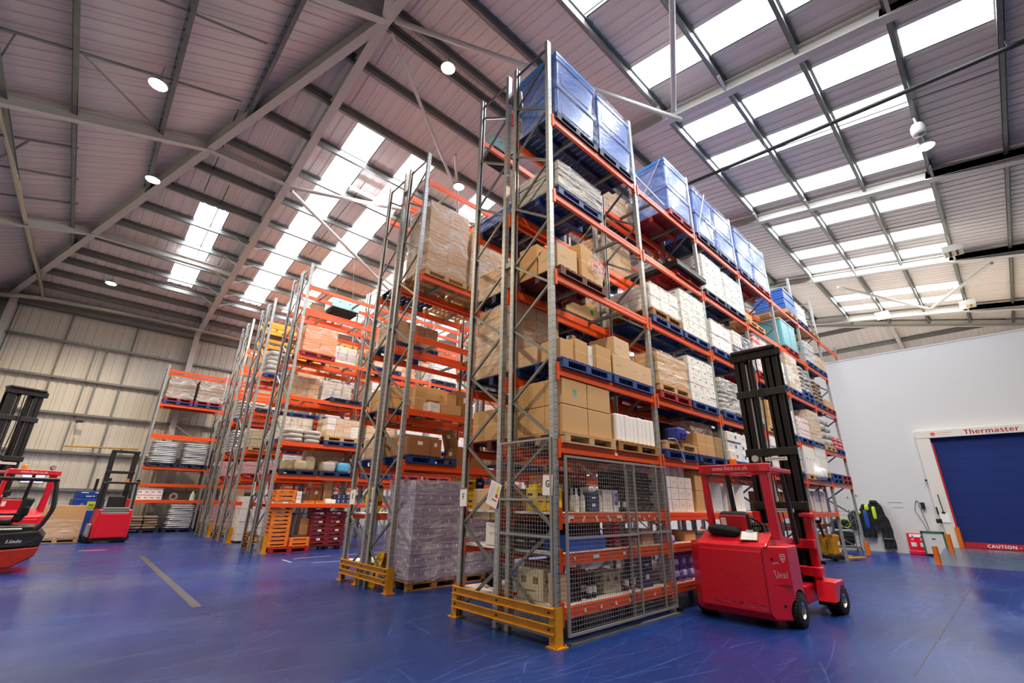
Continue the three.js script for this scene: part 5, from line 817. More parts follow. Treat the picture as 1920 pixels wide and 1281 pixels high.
// floor stacks at the ends of the far racks
cartonStack('tall stack of plain white boxes left of the orange crates', 0.75, 0.06, -16.35, { w: 0.9, d: 0.9, h: 1.55, nx: 1, ny: 7, nz: 1, mats: [CM.plainwhite], name: 'box_stack', cat: 'box stack' });
pallet('navy', 'dark blue pallet under the far red striped stack', 0.75, 0.002, -19.75, false);
cartonStack('floor stack of red and white striped packs at the fifth rack', 0.75, 0.155, -19.75, { w: 1.05, d: 0.95, h: 1.15, nx: 4, ny: 8, nz: 1, mats: [CM.stripe], name: 'pack_stack', partName: 'pack', cat: 'pack stack' });
cartonStack('two tan cartons above the far red striped stack', 0.75, 1.425, -19.75, { w: 0.8, d: 0.8, h: 0.5, nx: 1, ny: 2, nz: 1, mats: [CM.pale] });
cartonStack('purple and white packs on the floor beside the wall rack', 0.7, 0.02, -20.7, { w: 0.9, d: 0.8, h: 0.7, nx: 3, ny: 5, nz: 1, mats: [CM.purple], name: 'pack_stack', partName: 'pack', cat: 'pack stack' });
// single rack against the wall
const AA = { x0: -2.4, z: -23.2, B: 2.56, lev: [5.82, 2.88, 1.42, 0.0, 4.36], name: 'wall rack' };
for (const s of [0, 1]) {
  const [x, y, z] = put(AA, 0, s, 0, ['blue', 'red'], null, { tier: 'high tier' });
  sheets(`${s ? 'right' : 'left'} wrapped stack of pale boards on the wall rack`, x, y, z, { w: 1.12, n: 14, th: 0.075, mat: M.brownsack, wrap: 2 });
  put(AA, 0, s, 1, ['navy'], [sackStack, 'silver sacks', { h: 1.0, nx: 1, ny: 12, mat: M.silver }], { tier: 'middle tier' });
}
put(AA, 0, 1, 3, ['navy'], [sackStack, 'silver sacks', { h: 1.05, nx: 1, ny: 12, mat: M.silver }], { tier: 'floor' });
put(AA, 0, 0, 3, ['navy'], [sackStack, 'brown and grey sacks', { h: 0.55, nx: 2, ny: 5, mat: M.brownsack }], { tier: 'floor', dx: -0.1 });
cartonStack('white cartons with red print on the wall rack shelf', -1.8, 1.41, -23.6, { w: 0.95, d: 0.7, h: 0.5, nx: 2, ny: 2, nz: 1, mats: [CM.whitered] });
{ const t = thing('tape_roll', 'tan tape roll lying on the wall rack shelf', 'tape roll', -0.85, 1.41, -23.5); mesh('ring', nonIdx(new THREE.TorusGeometry(0.13, 0.05, 10, 20)), M.brownsack, t, 0, 0.14, 0); const g = thing('bottle', 'clear green bottle on the wall rack shelf', 'bottle', -0.1, 1.41, -23.5); mesh('glass', cyl(0.09, 0.11, 0.3, 14), M.clearb, g, 0, 0.15, 0); mesh('neck', cyl(0.03, 0.06, 0.12, 12), M.clearb, g, 0, 0.36, 0); }
for (const [k, s, l, ld, tn] of [[1, 0, 1, Rd, 'middle tier'], [1, 0, 4, Sk, 'upper tier'], [1, 1, 1, W, 'middle tier'], [1, 0, 3, Rd, 'floor']]) put(AA, k, s, l, ['blue'], ld, { tier: tn });

// ------------------------------------------------------------------ forklifts
const wheelGeo = (r, w) => memo('wh' + r + w, () => nonIdx(new THREE.LatheGeometry([[r * 0.52, -w / 2], [r * 0.9, -w / 2], [r, -w / 2 + 0.025], [r, w / 2 - 0.025], [r * 0.9, w / 2], [r * 0.52, w / 2]].map(([a, b]) => new THREE.Vector2(a, b)), 32).rotateX(Math.PI / 2)));
const rimGeo = (r, w) => memo('rm' + r + w, () => mg([nonIdx(new THREE.LatheGeometry([[0, w * 0.3], [r * 0.2, w * 0.3], [r * 0.24, w * 0.18], [r * 0.46, w * 0.18], [r * 0.52, w * 0.46], [r * 0.54, w * 0.46], [r * 0.54, -w * 0.46], [0, -w * 0.46]].map(([a, b]) => new THREE.Vector2(a, b)), 28).rotateX(Math.PI / 2)), ...[0, 1, 2, 3, 4].map((i) => cyl(0.014, 0.014, 0.03, 8).clone().rotateX(Math.PI / 2).translate(Math.cos(i * 1.257) * r * 0.34, Math.sin(i * 1.257) * r * 0.34, w * 0.2))]));
function wheel(t, r, w, x, z, flip, turn = 0) { const g = part('wheel', t); g.position.set(x, r, z); g.rotation.y = turn + (flip ? Math.PI : 0); mesh('tyre', wheelGeo(r, w), M.rubber, g); mesh('rim', rimGeo(r, w), M.chrome, g); return g; }
const treadGeo = (r, w) => memo('td' + r + w, () => mg(Array.from({ length: 28 }, (_, i) => { const a = i / 28 * 6.283; return bb(-0.012, 0.012, -0.008, 0.006, -w * 0.48, w * 0.48).applyMatrix4(new THREE.Matrix4().makeRotationZ(a).multiply(new THREE.Matrix4().makeTranslation(0, r, 0))); })));
const scuff = textMat(512, 512, (c, w, h) => {
  c.fillStyle = '#d5142a'; c.fillRect(0, 0, w, h); seed = 41;
  for (let i = 0; i < 260; i++) { const x = rr(0, w), y = h * (0.25 + 0.75 * Math.sqrt(rnd())), L = rr(5, 60); c.strokeStyle = rnd() < 0.6 ? `rgba(70,8,16,${rr(0.15, 0.5)})` : `rgba(205,170,165,${rr(0.1, 0.4)})`; c.lineWidth = rr(0.6, 2.4); c.beginPath(); c.moveTo(x, y); c.lineTo(x + L, y + rr(-4, 4)); c.stroke(); }
  for (let i = 0; i < 70; i++) { const x = rr(60, w - 30), y = rr(h * 0.86, h * 0.95); c.fillStyle = `rgba(${rnd() < 0.5 ? '120,120,118' : '30,14,14'},${rr(0.3, 0.8)})`; c.fillRect(x, y, rr(4, 46), rr(2, 7)); }
  c.fillStyle = 'rgba(90,10,20,0.35)'; c.font = 'italic 60px serif'; c.fillText('Flexi', 190, 250);
}, { roughness: 0.34 });
function flexi(label, x, y, z, turn, main) {
  const t = thing('forklift', label, 'forklift', x, y, z, turn), R = M.truck;
  const arch = nonIdx(new THREE.CylinderGeometry(0.27, 0.27, 0.4, 28).rotateX(Math.PI / 2));
  const hull = exY([[0.03, -0.5], [0.03, 0.44], [0.29, 0.68], [0.72, 0.68], [0.95, 0.46], [1.3, 0.4], [1.3, -0.46], [0.72, -0.72], [0.27, -0.72]], 0.1, 1.03, 0.03, 3);
  mesh('body', cut(hull, arch.clone().translate(0.5, 0.2, 0.72), arch.clone().translate(0.5, 0.2, -0.76), bb(0.42, 1.3, 0.7, 1.2, -0.36, 0.36), exZ([[-0.05, 0], [0.16, 0], [0.02, 0.2], [-0.05, 0.2]], -0.7, 0.7)), R, t);
  mesh('rear_panel', rb(0.012, 0.05, 0.19, 0.95, -0.48, 0.42, 0.008), scuff, t);
  mesh('panel_seam', mg([bb(0.027, 0.035, 0.14, 0.99, 0.43, 0.438)]), M.dark, t);
  mesh('cowl', cut(exZ([[0.05, 1.02], [0.1, 1.06], [0.36, 1.18], [0.6, 1.19], [1.1, 1.1], [1.36, 1.02]], -0.5, 0.5, 0.02), bb(0.42, 1.5, 0.7, 1.4, -0.36, 0.36)), R, t);
  mesh('tray', rb(0.14, 0.4, 1.045, 1.075, -0.42, 0.3, 0.01), M.black, t);
  for (const s of [-1, 1]) { const w = wheel(t, 0.215, 0.2, 0.5, s * 0.62 - 0.02, s < 0, 0); if (main) mesh('tread', treadGeo(0.215, 0.2), M.rubber, w); }
  // overhead guard
  mesh('guard_post', exZ([[0.3, 1.1], [0.42, 1.1], [0.3, 2.06], [0.22, 2.06]], -0.4, -0.32, 0.01), R, t);
  mesh('guard_post', exZ([[0.3, 1.1], [0.46, 1.1], [0.34, 1.6], [0.36, 2.06], [0.2, 2.06]], 0.5, 0.62, 0.012), R, t);
  for (const s of [-1, 1]) mesh('guard_post', exZ([[1.3, 1.0], [1.38, 1.0], [1.22, 2.06], [1.14, 2.06]], s * 0.44 + 0.05, s * 0.44 + 0.11, 0.008), M.black, t);
  mesh('guard_roof', mg([rb(0.16, 0.3, 2.04, 2.17, -0.4, 0.67, 0.02, 2), rb(0.2, 1.3, 2.06, 2.13, 0.55, 0.63, 0.015), rb(0.2, 1.3, 2.06, 2.13, -0.4, -0.32, 0.015), rb(1.22, 1.32, 2.06, 2.13, -0.4, 0.62, 0.015), ...[-0.2, -0.02, 0.16, 0.34].map((q) => rb(0.25, 1.25, 2.07, 2.1, q, q + 0.03, 0.008))]), R, t);
  const web = textMat(1024, 110, (c, w, h) => { c.fillStyle = '#b8121e'; c.fillRect(0, 0, w, h); c.fillStyle = '#e0a9a4'; c.font = 'bold 84px sans-serif'; c.textAlign = 'center'; c.fillText('www.flexi.co.uk', w / 2, 82); });
  lab(sign('header_lettering', 0.86, 0.1, web, R, t, 0.157, 2.105, 0.1, -Math.PI / 2), 'red roof edge lettered www.flexi.co.uk');
  mesh('work_lamp', mg([cyl(0.06, 0.05, 0.06, 16).clone().rotateZ(Math.PI / 2).translate(0.26, 2.24, 0.48), bb(0.25, 0.29, 2.16, 2.2, 0.46, 0.5)]), M.black, t); mesh('lamp_lens', cyl(0.05, 0.05, 0.008, 16).clone().rotateZ(Math.PI / 2).translate(0.225, 2.24, 0.48), M.chrome, t);
  mesh('work_lamp', mg([cyl(0.055, 0.045, 0.06, 16).clone().rotateZ(Math.PI / 2).translate(0.3, 2.2, -0.38), bb(0.28, 0.31, 2.14, 2.17, -0.38, -0.35)]), M.black, t);
  mesh('beacon', mg([cyl(0.055, 0.06, 0.07, 16).clone().translate(0.55, 2.22, 0.02), new THREE.SphereGeometry(0.055, 14, 8, 0, 6.3, 0, 1.57).toNonIndexed().translate(0.55, 2.255, 0.02)]), M.amber, t); mesh('beacon_base', cyl(0.065, 0.065, 0.05, 16).clone().translate(0.55, 2.16, 0.02), M.black, t);
  // cabin
  mesh('seat_cushion', rb(0.55, 0.98, 0.86, 1.0, -0.3, 0.14, 0.05, 3), M.seat, t); const sb = mesh('seat_back', rb(-0.07, 0.07, 0, 0.5, -0.22, 0.22, 0.06, 3), M.seat, t, 0.54, 0.98, -0.05); sb.rotation.z = 0.16; mesh('seat_cover', rb(-0.1, -0.06, 0.22, 0.46, -0.21, 0.2, 0.02), M.redglass, sb); mesh('sticker', rb(-0.104, -0.1, 0.3, 0.42, -0.18, -0.1, 0.001), M.foam, sb);
  mesh('seat_base', rb(0.46, 1.0, 0.7, 0.88, -0.32, 0.16, 0.02), M.black, t);
  const dash = part('dashboard', t); mesh('console', exZ([[1.0, 0.72], [1.3, 0.72], [1.3, 1.24], [1.18, 1.3], [1.08, 1.14]], -0.34, 0.34, 0.02), M.black, dash); mesh('display_panel', rb(1.14, 1.16, 1.2, 1.28, 0.14, 0.26, 0.005), M.redglass, dash);
  const sw = mesh('steering_wheel', mg([nonIdx(new THREE.TorusGeometry(0.17, 0.015, 10, 30)), bb(-0.16, 0.16, -0.012, 0.012, -0.01, 0.01), cyl(0.04, 0.04, 0.03, 14).clone().rotateX(Math.PI / 2), cyl(0.02, 0.02, 0.2, 10).clone().rotateX(Math.PI / 2).translate(0, 0, 0.1)]), M.black, t, 0.98, 1.26, -0.02); sw.rotation.set(0, Math.PI / 2 , 0); sw.rotation.order = 'YXZ'; sw.rotation.x = -0.75;
  mesh('control_lever', mg([0.1, 0.16, 0.22].map((q) => mg([tubeBetween(V(1.04, 1.1, q), V(0.98, 1.26, q), 0.008, 6), new THREE.SphereGeometry(0.018, 8, 6).toNonIndexed().translate(0.98, 1.27, q)]))), M.black, t);
  // front chassis, pivot, wheels
  const mz = main ? 0.2 : 0, mx = 1.98;
  mesh('front_chassis', mg([rb(1.3, 1.9, 0.16, 0.42, mz - 0.3, mz + 0.34, 0.03), rb(1.78, 1.86, 0.3, 1.47, mz + 0.34, mz + 0.46, 0.01), rb(1.78, 1.86, 0.3, 1.47, mz - 0.46, mz - 0.34, 0.01), rb(1.7, 1.8, 0.92, 1.06, mz - 0.46, mz + 0.46, 0.01), rb(1.66, 1.82, 0.52, 0.66, mz - 0.4, mz + 0.5, 0.02), rb(1.72, 1.9, 1.4, 1.46, mz + 0.3, mz + 0.48, 0.01)]), R, t);
  for (const s of [-1, 1]) { mesh('mudguard', exZ([[1.55, 0.2], [1.62, 0.47], [2.12, 0.47], [2.2, 0.38], [2.12, 0.36], [1.9, 0.36], [1.72, 0.2]], mz + s * 0.52 - 0.13, mz + s * 0.52 + 0.13, 0.02), R, t); const w = wheel(t, 0.2, 0.2, 1.95, mz + s * 0.56, s < 0, main ? -0.12 : 0); if (main) mesh('tread', treadGeo(0.2, 0.2), M.rubber, w); }
  mesh('pivot_post', cyl(0.09, 0.09, 0.7, 18).clone().translate(1.5, 0.55, mz * 0.5), M.blackm, t);
  // mast
  const ch = (z0, w, H, d0 = -0.12, d1 = 0.12) => mg([bb(mx + d0, mx + d0 + 0.03, 0.25, H, z0, z0 + w), bb(mx + d1 - 0.03, mx + d1, 0.25, H, z0, z0 + w), bb(mx + d0, mx + d1, 0.25, H, z0 + w * 0.4, z0 + w * 0.4 + 0.035)]);
  mesh('mast_channel', ch(mz - 0.4, 0.2, 4.4), M.blackm, t); mesh('mast_channel', ch(mz + 0.18, 0.2, 4.4), M.blackm, t);
  mesh('inner_mast', ch(mz - 0.23, 0.1, 4.3, -0.08, 0.14), M.blackm, t); mesh('inner_mast', ch(mz + 0.1, 0.1, 4.3, -0.08, 0.14), M.blackm, t);
  mesh('lift_cylinder', cyl(0.035, 0.035, 3.9, 14).clone().translate(mx - 0.06, 2.25, mz - 0.2), M.chrome, t); mesh('lift_cylinder', cyl(0.035, 0.035, 3.9, 14).clone().translate(mx - 0.06, 2.25, mz + 0.2), M.chrome, t);
  mesh('crosshead', mg([rb(mx - 0.2, mx + 0.16, 4.4, 4.48, mz - 0.42, mz + 0.4, 0.03, 2), rb(mx - 0.16, mx - 0.08, 4.26, 4.42, mz - 0.46, mz + 0.46, 0.02), cyl(0.07, 0.07, 0.05, 16).clone().rotateX(Math.PI / 2).translate(mx - 0.1, 4.3, mz - 0.16), cyl(0.07, 0.07, 0.05, 16).clone().rotateX(Math.PI / 2).translate(mx - 0.1, 4.3, mz + 0.16)]), M.blackm, t);
  for (const q of [3.52, 2.42, 1.5]) mesh('cross_member', rb(mx - 0.15, mx - 0.1, q, q + 0.14, mz - 0.43, mz + 0.43, 0.01), M.black, t);
  mesh('lift_chain', mg([-0.1, 0.1].map((q) => bb(mx - 0.05, mx - 0.035, 0.5, 4.3, mz + q - 0.012, mz + q + 0.012))), M.blackm, t);
  mesh('hose', mg([[-0.05, 0], [0.02, 0.01]].map(([q]) => pathTube([[mx - 0.14, 4.3, mz + q], [mx - 0.17, 3.4, mz + q + 0.02], [mx - 0.15, 2.2, mz + q - 0.03], [mx - 0.2, 1.0, mz + q + 0.05], [mx - 0.3, 0.6, mz + q]], 0.012))), M.rubber, t);
  mesh('hose', pathTube([[1.32, 0.95, 0.3], [1.5, 0.75, 0.36], [1.62, 0.55, 0.42], [1.75, 0.5, 0.4]], 0.016), M.rubber, t); mesh('hose', pathTube([[1.3, 0.9, 0.2], [1.46, 0.6, 0.3], [1.6, 0.5, 0.34], [1.75, 0.46, 0.34]], 0.016), M.rubber, t);
  const bar = textMat(256, 40, (c, w, h) => { c.fillStyle = '#dedddb'; c.fillRect(0, 0, w, h); c.fillStyle = '#55575a'; for (let i = 0; i < 11; i++) c.fillRect(14 + i * 21, 14, 15, 12); });
  sign('warning_plate', 0.36, 0.06, bar, M.foam, t, mx - 0.22, 2.36, mz + 0.1, -Math.PI / 2); sign('warning_plate', 0.36, 0.06, bar, M.foam, t, mx - 0.23, 1.5, mz + 0.06, -Math.PI / 2);
  const tri = textMat(64, 64, (c) => { c.fillStyle = '#17181a'; c.fillRect(0, 0, 64, 64); c.fillStyle = '#e8b80c'; c.beginPath(); c.moveTo(32, 6); c.lineTo(60, 58); c.lineTo(4, 58); c.fill(); }); sign('warning_triangle', 0.09, 0.09, tri, M.black, t, mx - 0.125, 1.62, mz + 0.36, -Math.PI / 2);
  // carriage and forks beyond the mast
  mesh('carriage', mg([rb(mx + 0.16, mx + 0.2, 0.3, 0.36, mz - 0.45, mz + 0.45, 0.008), rb(mx + 0.16, mx + 0.2, 0.66, 0.72, mz - 0.45, mz + 0.45, 0.008)]), M.black, t);
  for (const s of [-0.28, 0.28]) mesh('fork', mg([bb(mx + 0.2, mx + 0.24, 0.05, 0.75, mz + s - 0.05, mz + s + 0.05), bb(mx + 0.2, mx + 1.25, 0.05, 0.085, mz + s - 0.05, mz + s + 0.05)]), M.blackm, t);
  if (main) {
    const side = textMat(512, 512, (c, w, h) => { c.fillStyle = '#d5142a'; c.fillRect(0, 0, w, h); c.strokeStyle = '#b9a7a8'; c.lineWidth = 17; c.lineCap = 'round'; c.beginPath(); c.moveTo(90, 210); c.quadraticCurveTo(150, 150, 270, 165); c.moveTo(90, 210); c.quadraticCurveTo(150, 290, 190, 410); c.moveTo(120, 310); c.lineTo(180, 290); c.stroke(); c.fillStyle = '#b9a7a8'; c.font = 'italic bold 130px serif'; c.fillText('lexi', 190, 400); c.strokeStyle = '#e6dedd'; c.lineWidth = 9; c.fillStyle = '#d5142a'; c.beginPath(); c.moveTo(330, 20); c.lineTo(440, 20); c.quadraticCurveTo(446, 110, 385, 150); c.quadraticCurveTo(324, 110, 330, 20); c.stroke(); c.beginPath(); c.moveTo(335, 50); c.lineTo(436, 50); c.moveTo(352, 92); c.lineTo(418, 92); c.moveTo(385, 60); c.lineTo(385, 120); c.stroke(); seed = 3; for (let i = 0; i < 24; i++) { c.fillStyle = 'rgba(225,200,196,0.6)'; c.fillRect(rr(0, w), rr(380, 512), rr(2, 9), rr(1, 4)); } }, { roughness: 0.33 });
    lab(sign('side_lettering', 0.3, 0.4, side, R, t, 0.168, 0.74, 0.571, -0.826), 'Flexi script and shield badge in pale grey'); for (const [a, b] of [[-0.07, 0.86], [0.02, 0.28]]) { const q = mesh('plug', cyl(0.018, 0.018, 0.006, 12).clone().rotateX(Math.PI / 2), M.dark, t, 0.165 + a * 0.73, b, 0.566 + a * 0.68); q.rotation.y = -0.826; }
  }
  return t;
}
flexi('red articulated forklift parked beside the nearest rack, mast raised tall', 2.75, 0, 0.93, 0, true);
{
  const c = one('jacket', 'dark jacket folded on the rear deck of the nearest forklift', 'jacket', sackGeo(0.24, 0.12, 0.46, 2), M.navycloth, 3.02, 1.2, 0.78); c.rotation.set(0.1, 0.1, 0.2);
  const b = thing('clipboard', 'clipboard with white sheets on the rear deck of the nearest forklift', 'clipboard', 2.96, 1.14, 1.16, 0.25); b.rotation.z = 0.42; mesh('board', rbox(0.26, 0.006, 0.24, 0.002), M.oldwood, b); mesh('paper', rbox(0.24, 0.006, 0.21, 0.001), M.foam, b, -0.005, 0.007, 0); mesh('clip', rb(0.1, 0.13, 0.006, 0.03, -0.05, 0.05, 0.004), M.chrome, b);
}
flexi('red articulated forklift parked behind the black counterbalance truck', -5.35, 0, -13.3, Math.PI / 2 + 0.42, false);

// black and red counterbalance truck at the left edge, heading out of frame (local: rear at x=0, forward -X)
{
  const t = thing('forklift', 'black and red counterbalance forklift at the left edge of the photo', 'forklift', -4.78, 0, -11.2, 0), z0 = -0.58, z1 = 0.58;
  mesh('counterweight', exZ([[-2.3, 0.12], [-0.3, 0.1], [0.02, 0.32], [0.06, 0.5], [-0.5, 0.46], [-2.3, 0.42]], z0, z1, 0.03), M.lindered, t);
  mesh('body', exZ([[-2.3, 0.43], [-0.5, 0.47], [0.05, 0.52], [0.08, 0.7], [-0.02, 0.82], [-0.6, 0.78], [-1.3, 0.74], [-2.3, 0.7]], z0 + 0.01, z1 - 0.01, 0.03), M.black, t);
  const ln = textMat(512, 160, (c, w, h) => { c.fillStyle = '#17181a'; c.fillRect(0, 0, w, h); c.strokeStyle = '#3c3e42'; c.lineWidth = 5; for (let i = 0; i < 3; i++) { c.beginPath(); c.moveTo(0, 150 - i * 6); c.bezierCurveTo(260, 150 - i * 14, 400, 100 - i * 14, 512, 20 - i * 14); c.stroke(); } c.fillStyle = '#d9d9da'; c.font = 'italic bold 76px serif'; c.fillText('Linde', 60, 92); });
  lab(sign('side_lettering', 0.56, 0.175, ln, M.black, t, -0.27, 0.6, z1 - 0.005, 0), 'Linde script in pale letters');
  mesh('engine_cover', rb(-1.3, -0.1, 0.76, 0.92, -0.45, 0.45, 0.05, 2), M.black, t);
  const seat = part('seat', t); mesh('cushion', rb(-1.02, -0.5, 0.92, 1.04, -0.26, 0.26, 0.05, 2), M.seat, seat); const bk = mesh('backrest', rb(-0.08, 0.08, 0, 0.52, -0.25, 0.25, 0.06, 3), M.seat, seat, -0.46, 0.98, 0); bk.rotation.z = -0.22; mesh('armrest', rb(-0.9, -0.45, 1.12, 1.17, 0.24, 0.32, 0.02), M.black, seat); mesh('belt_reel', rb(-0.4, -0.3, 1.1, 1.3, 0.2, 0.3, 0.03), M.blackm, seat);
  mesh('side_step', rb(-1.0, -0.3, 0.83, 0.87, 0.5, 0.56, 0.015), M.chrome, t);
  for (const s of [z0 + 0.06, z1 - 0.06]) {
    mesh('rear_guard_post', pathTube([[-0.12, 0.78, s], [-0.02, 0.95, s], [0.06, 1.25, s], [0.02, 1.6, s], [-0.03, 1.86, s]], 0.04, 24), M.black, t);
    mesh('front_guard_post', pathTube([[-1.55, 0.7, s], [-1.3, 1.2, s], [-0.98, 1.84, s]], 0.04), M.black, t);
  }
  mesh('guard_roof', mg([rb(-1.9, 0.02, 1.84, 1.9, z0, z0 + 0.1, 0.02), rb(-1.9, 0.02, 1.84, 1.9, z1 - 0.1, z1, 0.02), ...Array.from({ length: 9 }, (_, i) => rb(-1.85 + i * 0.22, -1.8 + i * 0.22, 1.84, 1.89, z0 + 0.05, z1 - 0.05, 0.015))]), M.black, t);
  mesh('steering_wheel', nonIdx(new THREE.TorusGeometry(0.17, 0.016, 10, 28).rotateX(1.2)).translate(-1.3, 1.18, 0.1), M.black, t); mesh('steering_column', tubeBetween(V(-1.5, 0.8, 0.1), V(-1.3, 1.18, 0.1), 0.035), M.black, t); mesh('dashboard', rb(-1.75, -1.5, 0.7, 1.15, -0.4, 0.4, 0.04), M.black, t);
  mesh('hydraulic_unit', rb(-0.8, -0.35, 0.74, 0.82, 0.42, 0.55, 0.02), M.blackm, t);
  for (const s of [-0.44, 0.44]) { wheel(t, 0.24, 0.2, -0.62, s, s < 0); wheel(t, 0.3, 0.24, -2.0, s, s < 0); }
  mesh('mast', mg([[-0.42, 0.12], [0.3, 0.12]].map(([q, w]) => bb(-2.6, -2.4, 0.1, 2.1, q, q + w))), M.black, t);
}
// red reach truck seen from behind
{
  const t = thing('forklift', 'red reach truck seen from behind, in front of the blue baler', 'forklift', -3.15, 0, -18.1, 0.1);
  mesh('body', cut(exZ([[-0.5, 0.14], [0.5, 0.14], [0.52, 0.5], [0.47, 1.1], [-0.47, 1.1], [-0.52, 0.5]], -1.0, 0.0, 0.05, 3), bb(-0.36, 0.36, 0.98, 1.3, -0.9, 0.2)), M.truck, t);
  mesh('rear_panel', exZ([[-0.4, 0.18], [0.4, 0.18], [0.42, 0.5], [0.38, 0.94], [-0.38, 0.94], [-0.42, 0.5]], -0.02, 0.015, 0.012), M.truck, t); mesh('battery_lid', rb(-0.38, 0.38, 1.0, 1.16, -0.5, -0.06, 0.03), M.steel, t); mesh('sill', rb(-0.4, 0.4, 0.96, 0.99, -0.05, 0.02, 0.006), M.chrome, t); mesh('bumper', rb(-0.5, 0.5, 0.05, 0.15, -0.9, -0.03, 0.02), M.dark, t);
  mesh('side_plate', rb(-0.62, -0.53, 0.2, 0.62, -0.6, -0.1, 0.02), M.chrome, t);
  for (const [x, z] of [[-0.44, -0.1], [0.44, -0.1], [-0.44, -0.9], [0.44, -0.9]]) mesh('guard_post', tubeBetween(V(x, 1.05, z), V(x * 0.95, 2.0, z - 0.1), 0.035), M.black, t);
  mesh('guard_roof', mg([rb(-0.46, 0.5, 1.98, 2.04, -0.24, -0.16, 0.02), rb(-0.46, 0.5, 1.98, 2.04, -1.04, -0.96, 0.02), ...[-0.44, -0.2, 0, 0.2, 0.42].map((x) => rb(x, x + 0.04, 1.98, 2.03, -1.0, -0.2, 0.015))]), M.black, t);
  mesh('seat', mg([rb(-0.25, 0.25, 1.06, 1.18, -0.9, -0.5, 0.04, 2), rb(-0.24, 0.24, 1.14, 1.55, -0.56, -0.46, 0.05, 2)]), M.seat, t); mesh('seat_side', rb(0.3, 0.4, 1.1, 1.45, -0.6, -0.4, 0.03), M.redglass, t);
  for (const s of [-0.42, 0.28]) mesh('mast_channel', mg([bb(s, s + 0.14, 0.1, 3.15, -1.45, -1.42), bb(s, s + 0.14, 0.1, 3.15, -1.27, -1.24), bb(s + 0.05, s + 0.09, 0.1, 3.15, -1.42, -1.27)]), M.black, t);
  for (const q of [2.35, 3.12]) mesh('cross_member', rb(-0.44, 0.44, q, q + 0.1, -1.28, -1.22, 0.01), M.black, t);
  mesh('beacon', mg([cyl(0.05, 0.055, 0.1, 14).clone().translate(0.12, 2.1, -0.3)]), M.amber, t); mesh('work_lamp', mg([rb(-0.46, -0.34, 2.05, 2.16, -0.28, -0.2, 0.02), rb(0.38, 0.5, 2.05, 2.14, -0.28, -0.2, 0.02)]), M.black, t);
  for (const s of [-0.5, 0.46]) mesh('wheel', wheelGeo(0.16, 0.12), M.rubber, t, s, 0.16, -0.25).rotation.y = Math.PI / 2 * 0;
  mesh('outrigger', mg([rb(-0.56, -0.42, 0.05, 0.22, -2.2, -0.9, 0.02), rb(0.42, 0.56, 0.05, 0.22, -2.2, -0.9, 0.02)]), M.black, t);
}
// yellow pallet truck under the far bays
{
  const t = thing('pallet_truck', 'yellow powered pallet truck under the far end of the nearest rack', 'pallet truck', 13.45, 0, -0.45, -0.35);
  mesh('cover', cut(rb(-0.2, 0.2, 0.16, 0.76, -0.28, 0.28, 0.06, 3), bb(-0.3, -0.13, 0.66, 0.9, -0.4, 0.4)), M.yellow, t); mesh('base', rb(-0.24, 0.24, 0.05, 0.18, -0.31, 0.31, 0.03), M.black, t);
  const hy = textMat(64, 256, (c) => { c.fillStyle = '#eba512'; c.fillRect(0, 0, 64, 256); c.save(); c.translate(44, 240); c.rotate(-Math.PI / 2); c.fillStyle = '#2a2a2a'; c.font = 'bold 46px sans-serif'; c.fillText('HYUNDAI', 0, 0); c.restore(); }); sign('side_lettering', 0.1, 0.4, hy, M.yellow, t, -0.224, 0.38, 0.02, -Math.PI / 2);
  mesh('decal', mg([bb(0.05, 0.15, 0.46, 0.56, 0.28, 0.284), bb(0.05, 0.14, 0.26, 0.36, 0.28, 0.284)]), M.foam, t);
  mesh('tiller', mg([tubeBetween(V(-0.1, 0.6, 0), V(-0.28, 1.15, 0), 0.035), nonIdx(new THREE.TorusGeometry(0.13, 0.03, 8, 20).rotateY(Math.PI / 2)).translate(-0.31, 1.22, 0), rb(-0.36, -0.24, 1.08, 1.18, -0.1, 0.1, 0.02)]), M.black, t); mesh('tiller_button', rb(-0.37, -0.33, 1.3, 1.36, -0.05, 0.05, 0.01), M.redglass, t);
  for (const s of [-0.2, 0.2]) mesh('fork', rb(0.2, 1.3, 0.04, 0.09, s - 0.07, s + 0.07, 0.01), M.yellow, t);
  mesh('wheel', wheelGeo(0.1, 0.08), M.rubber, t, -0.15, 0.1, 0.24);
}

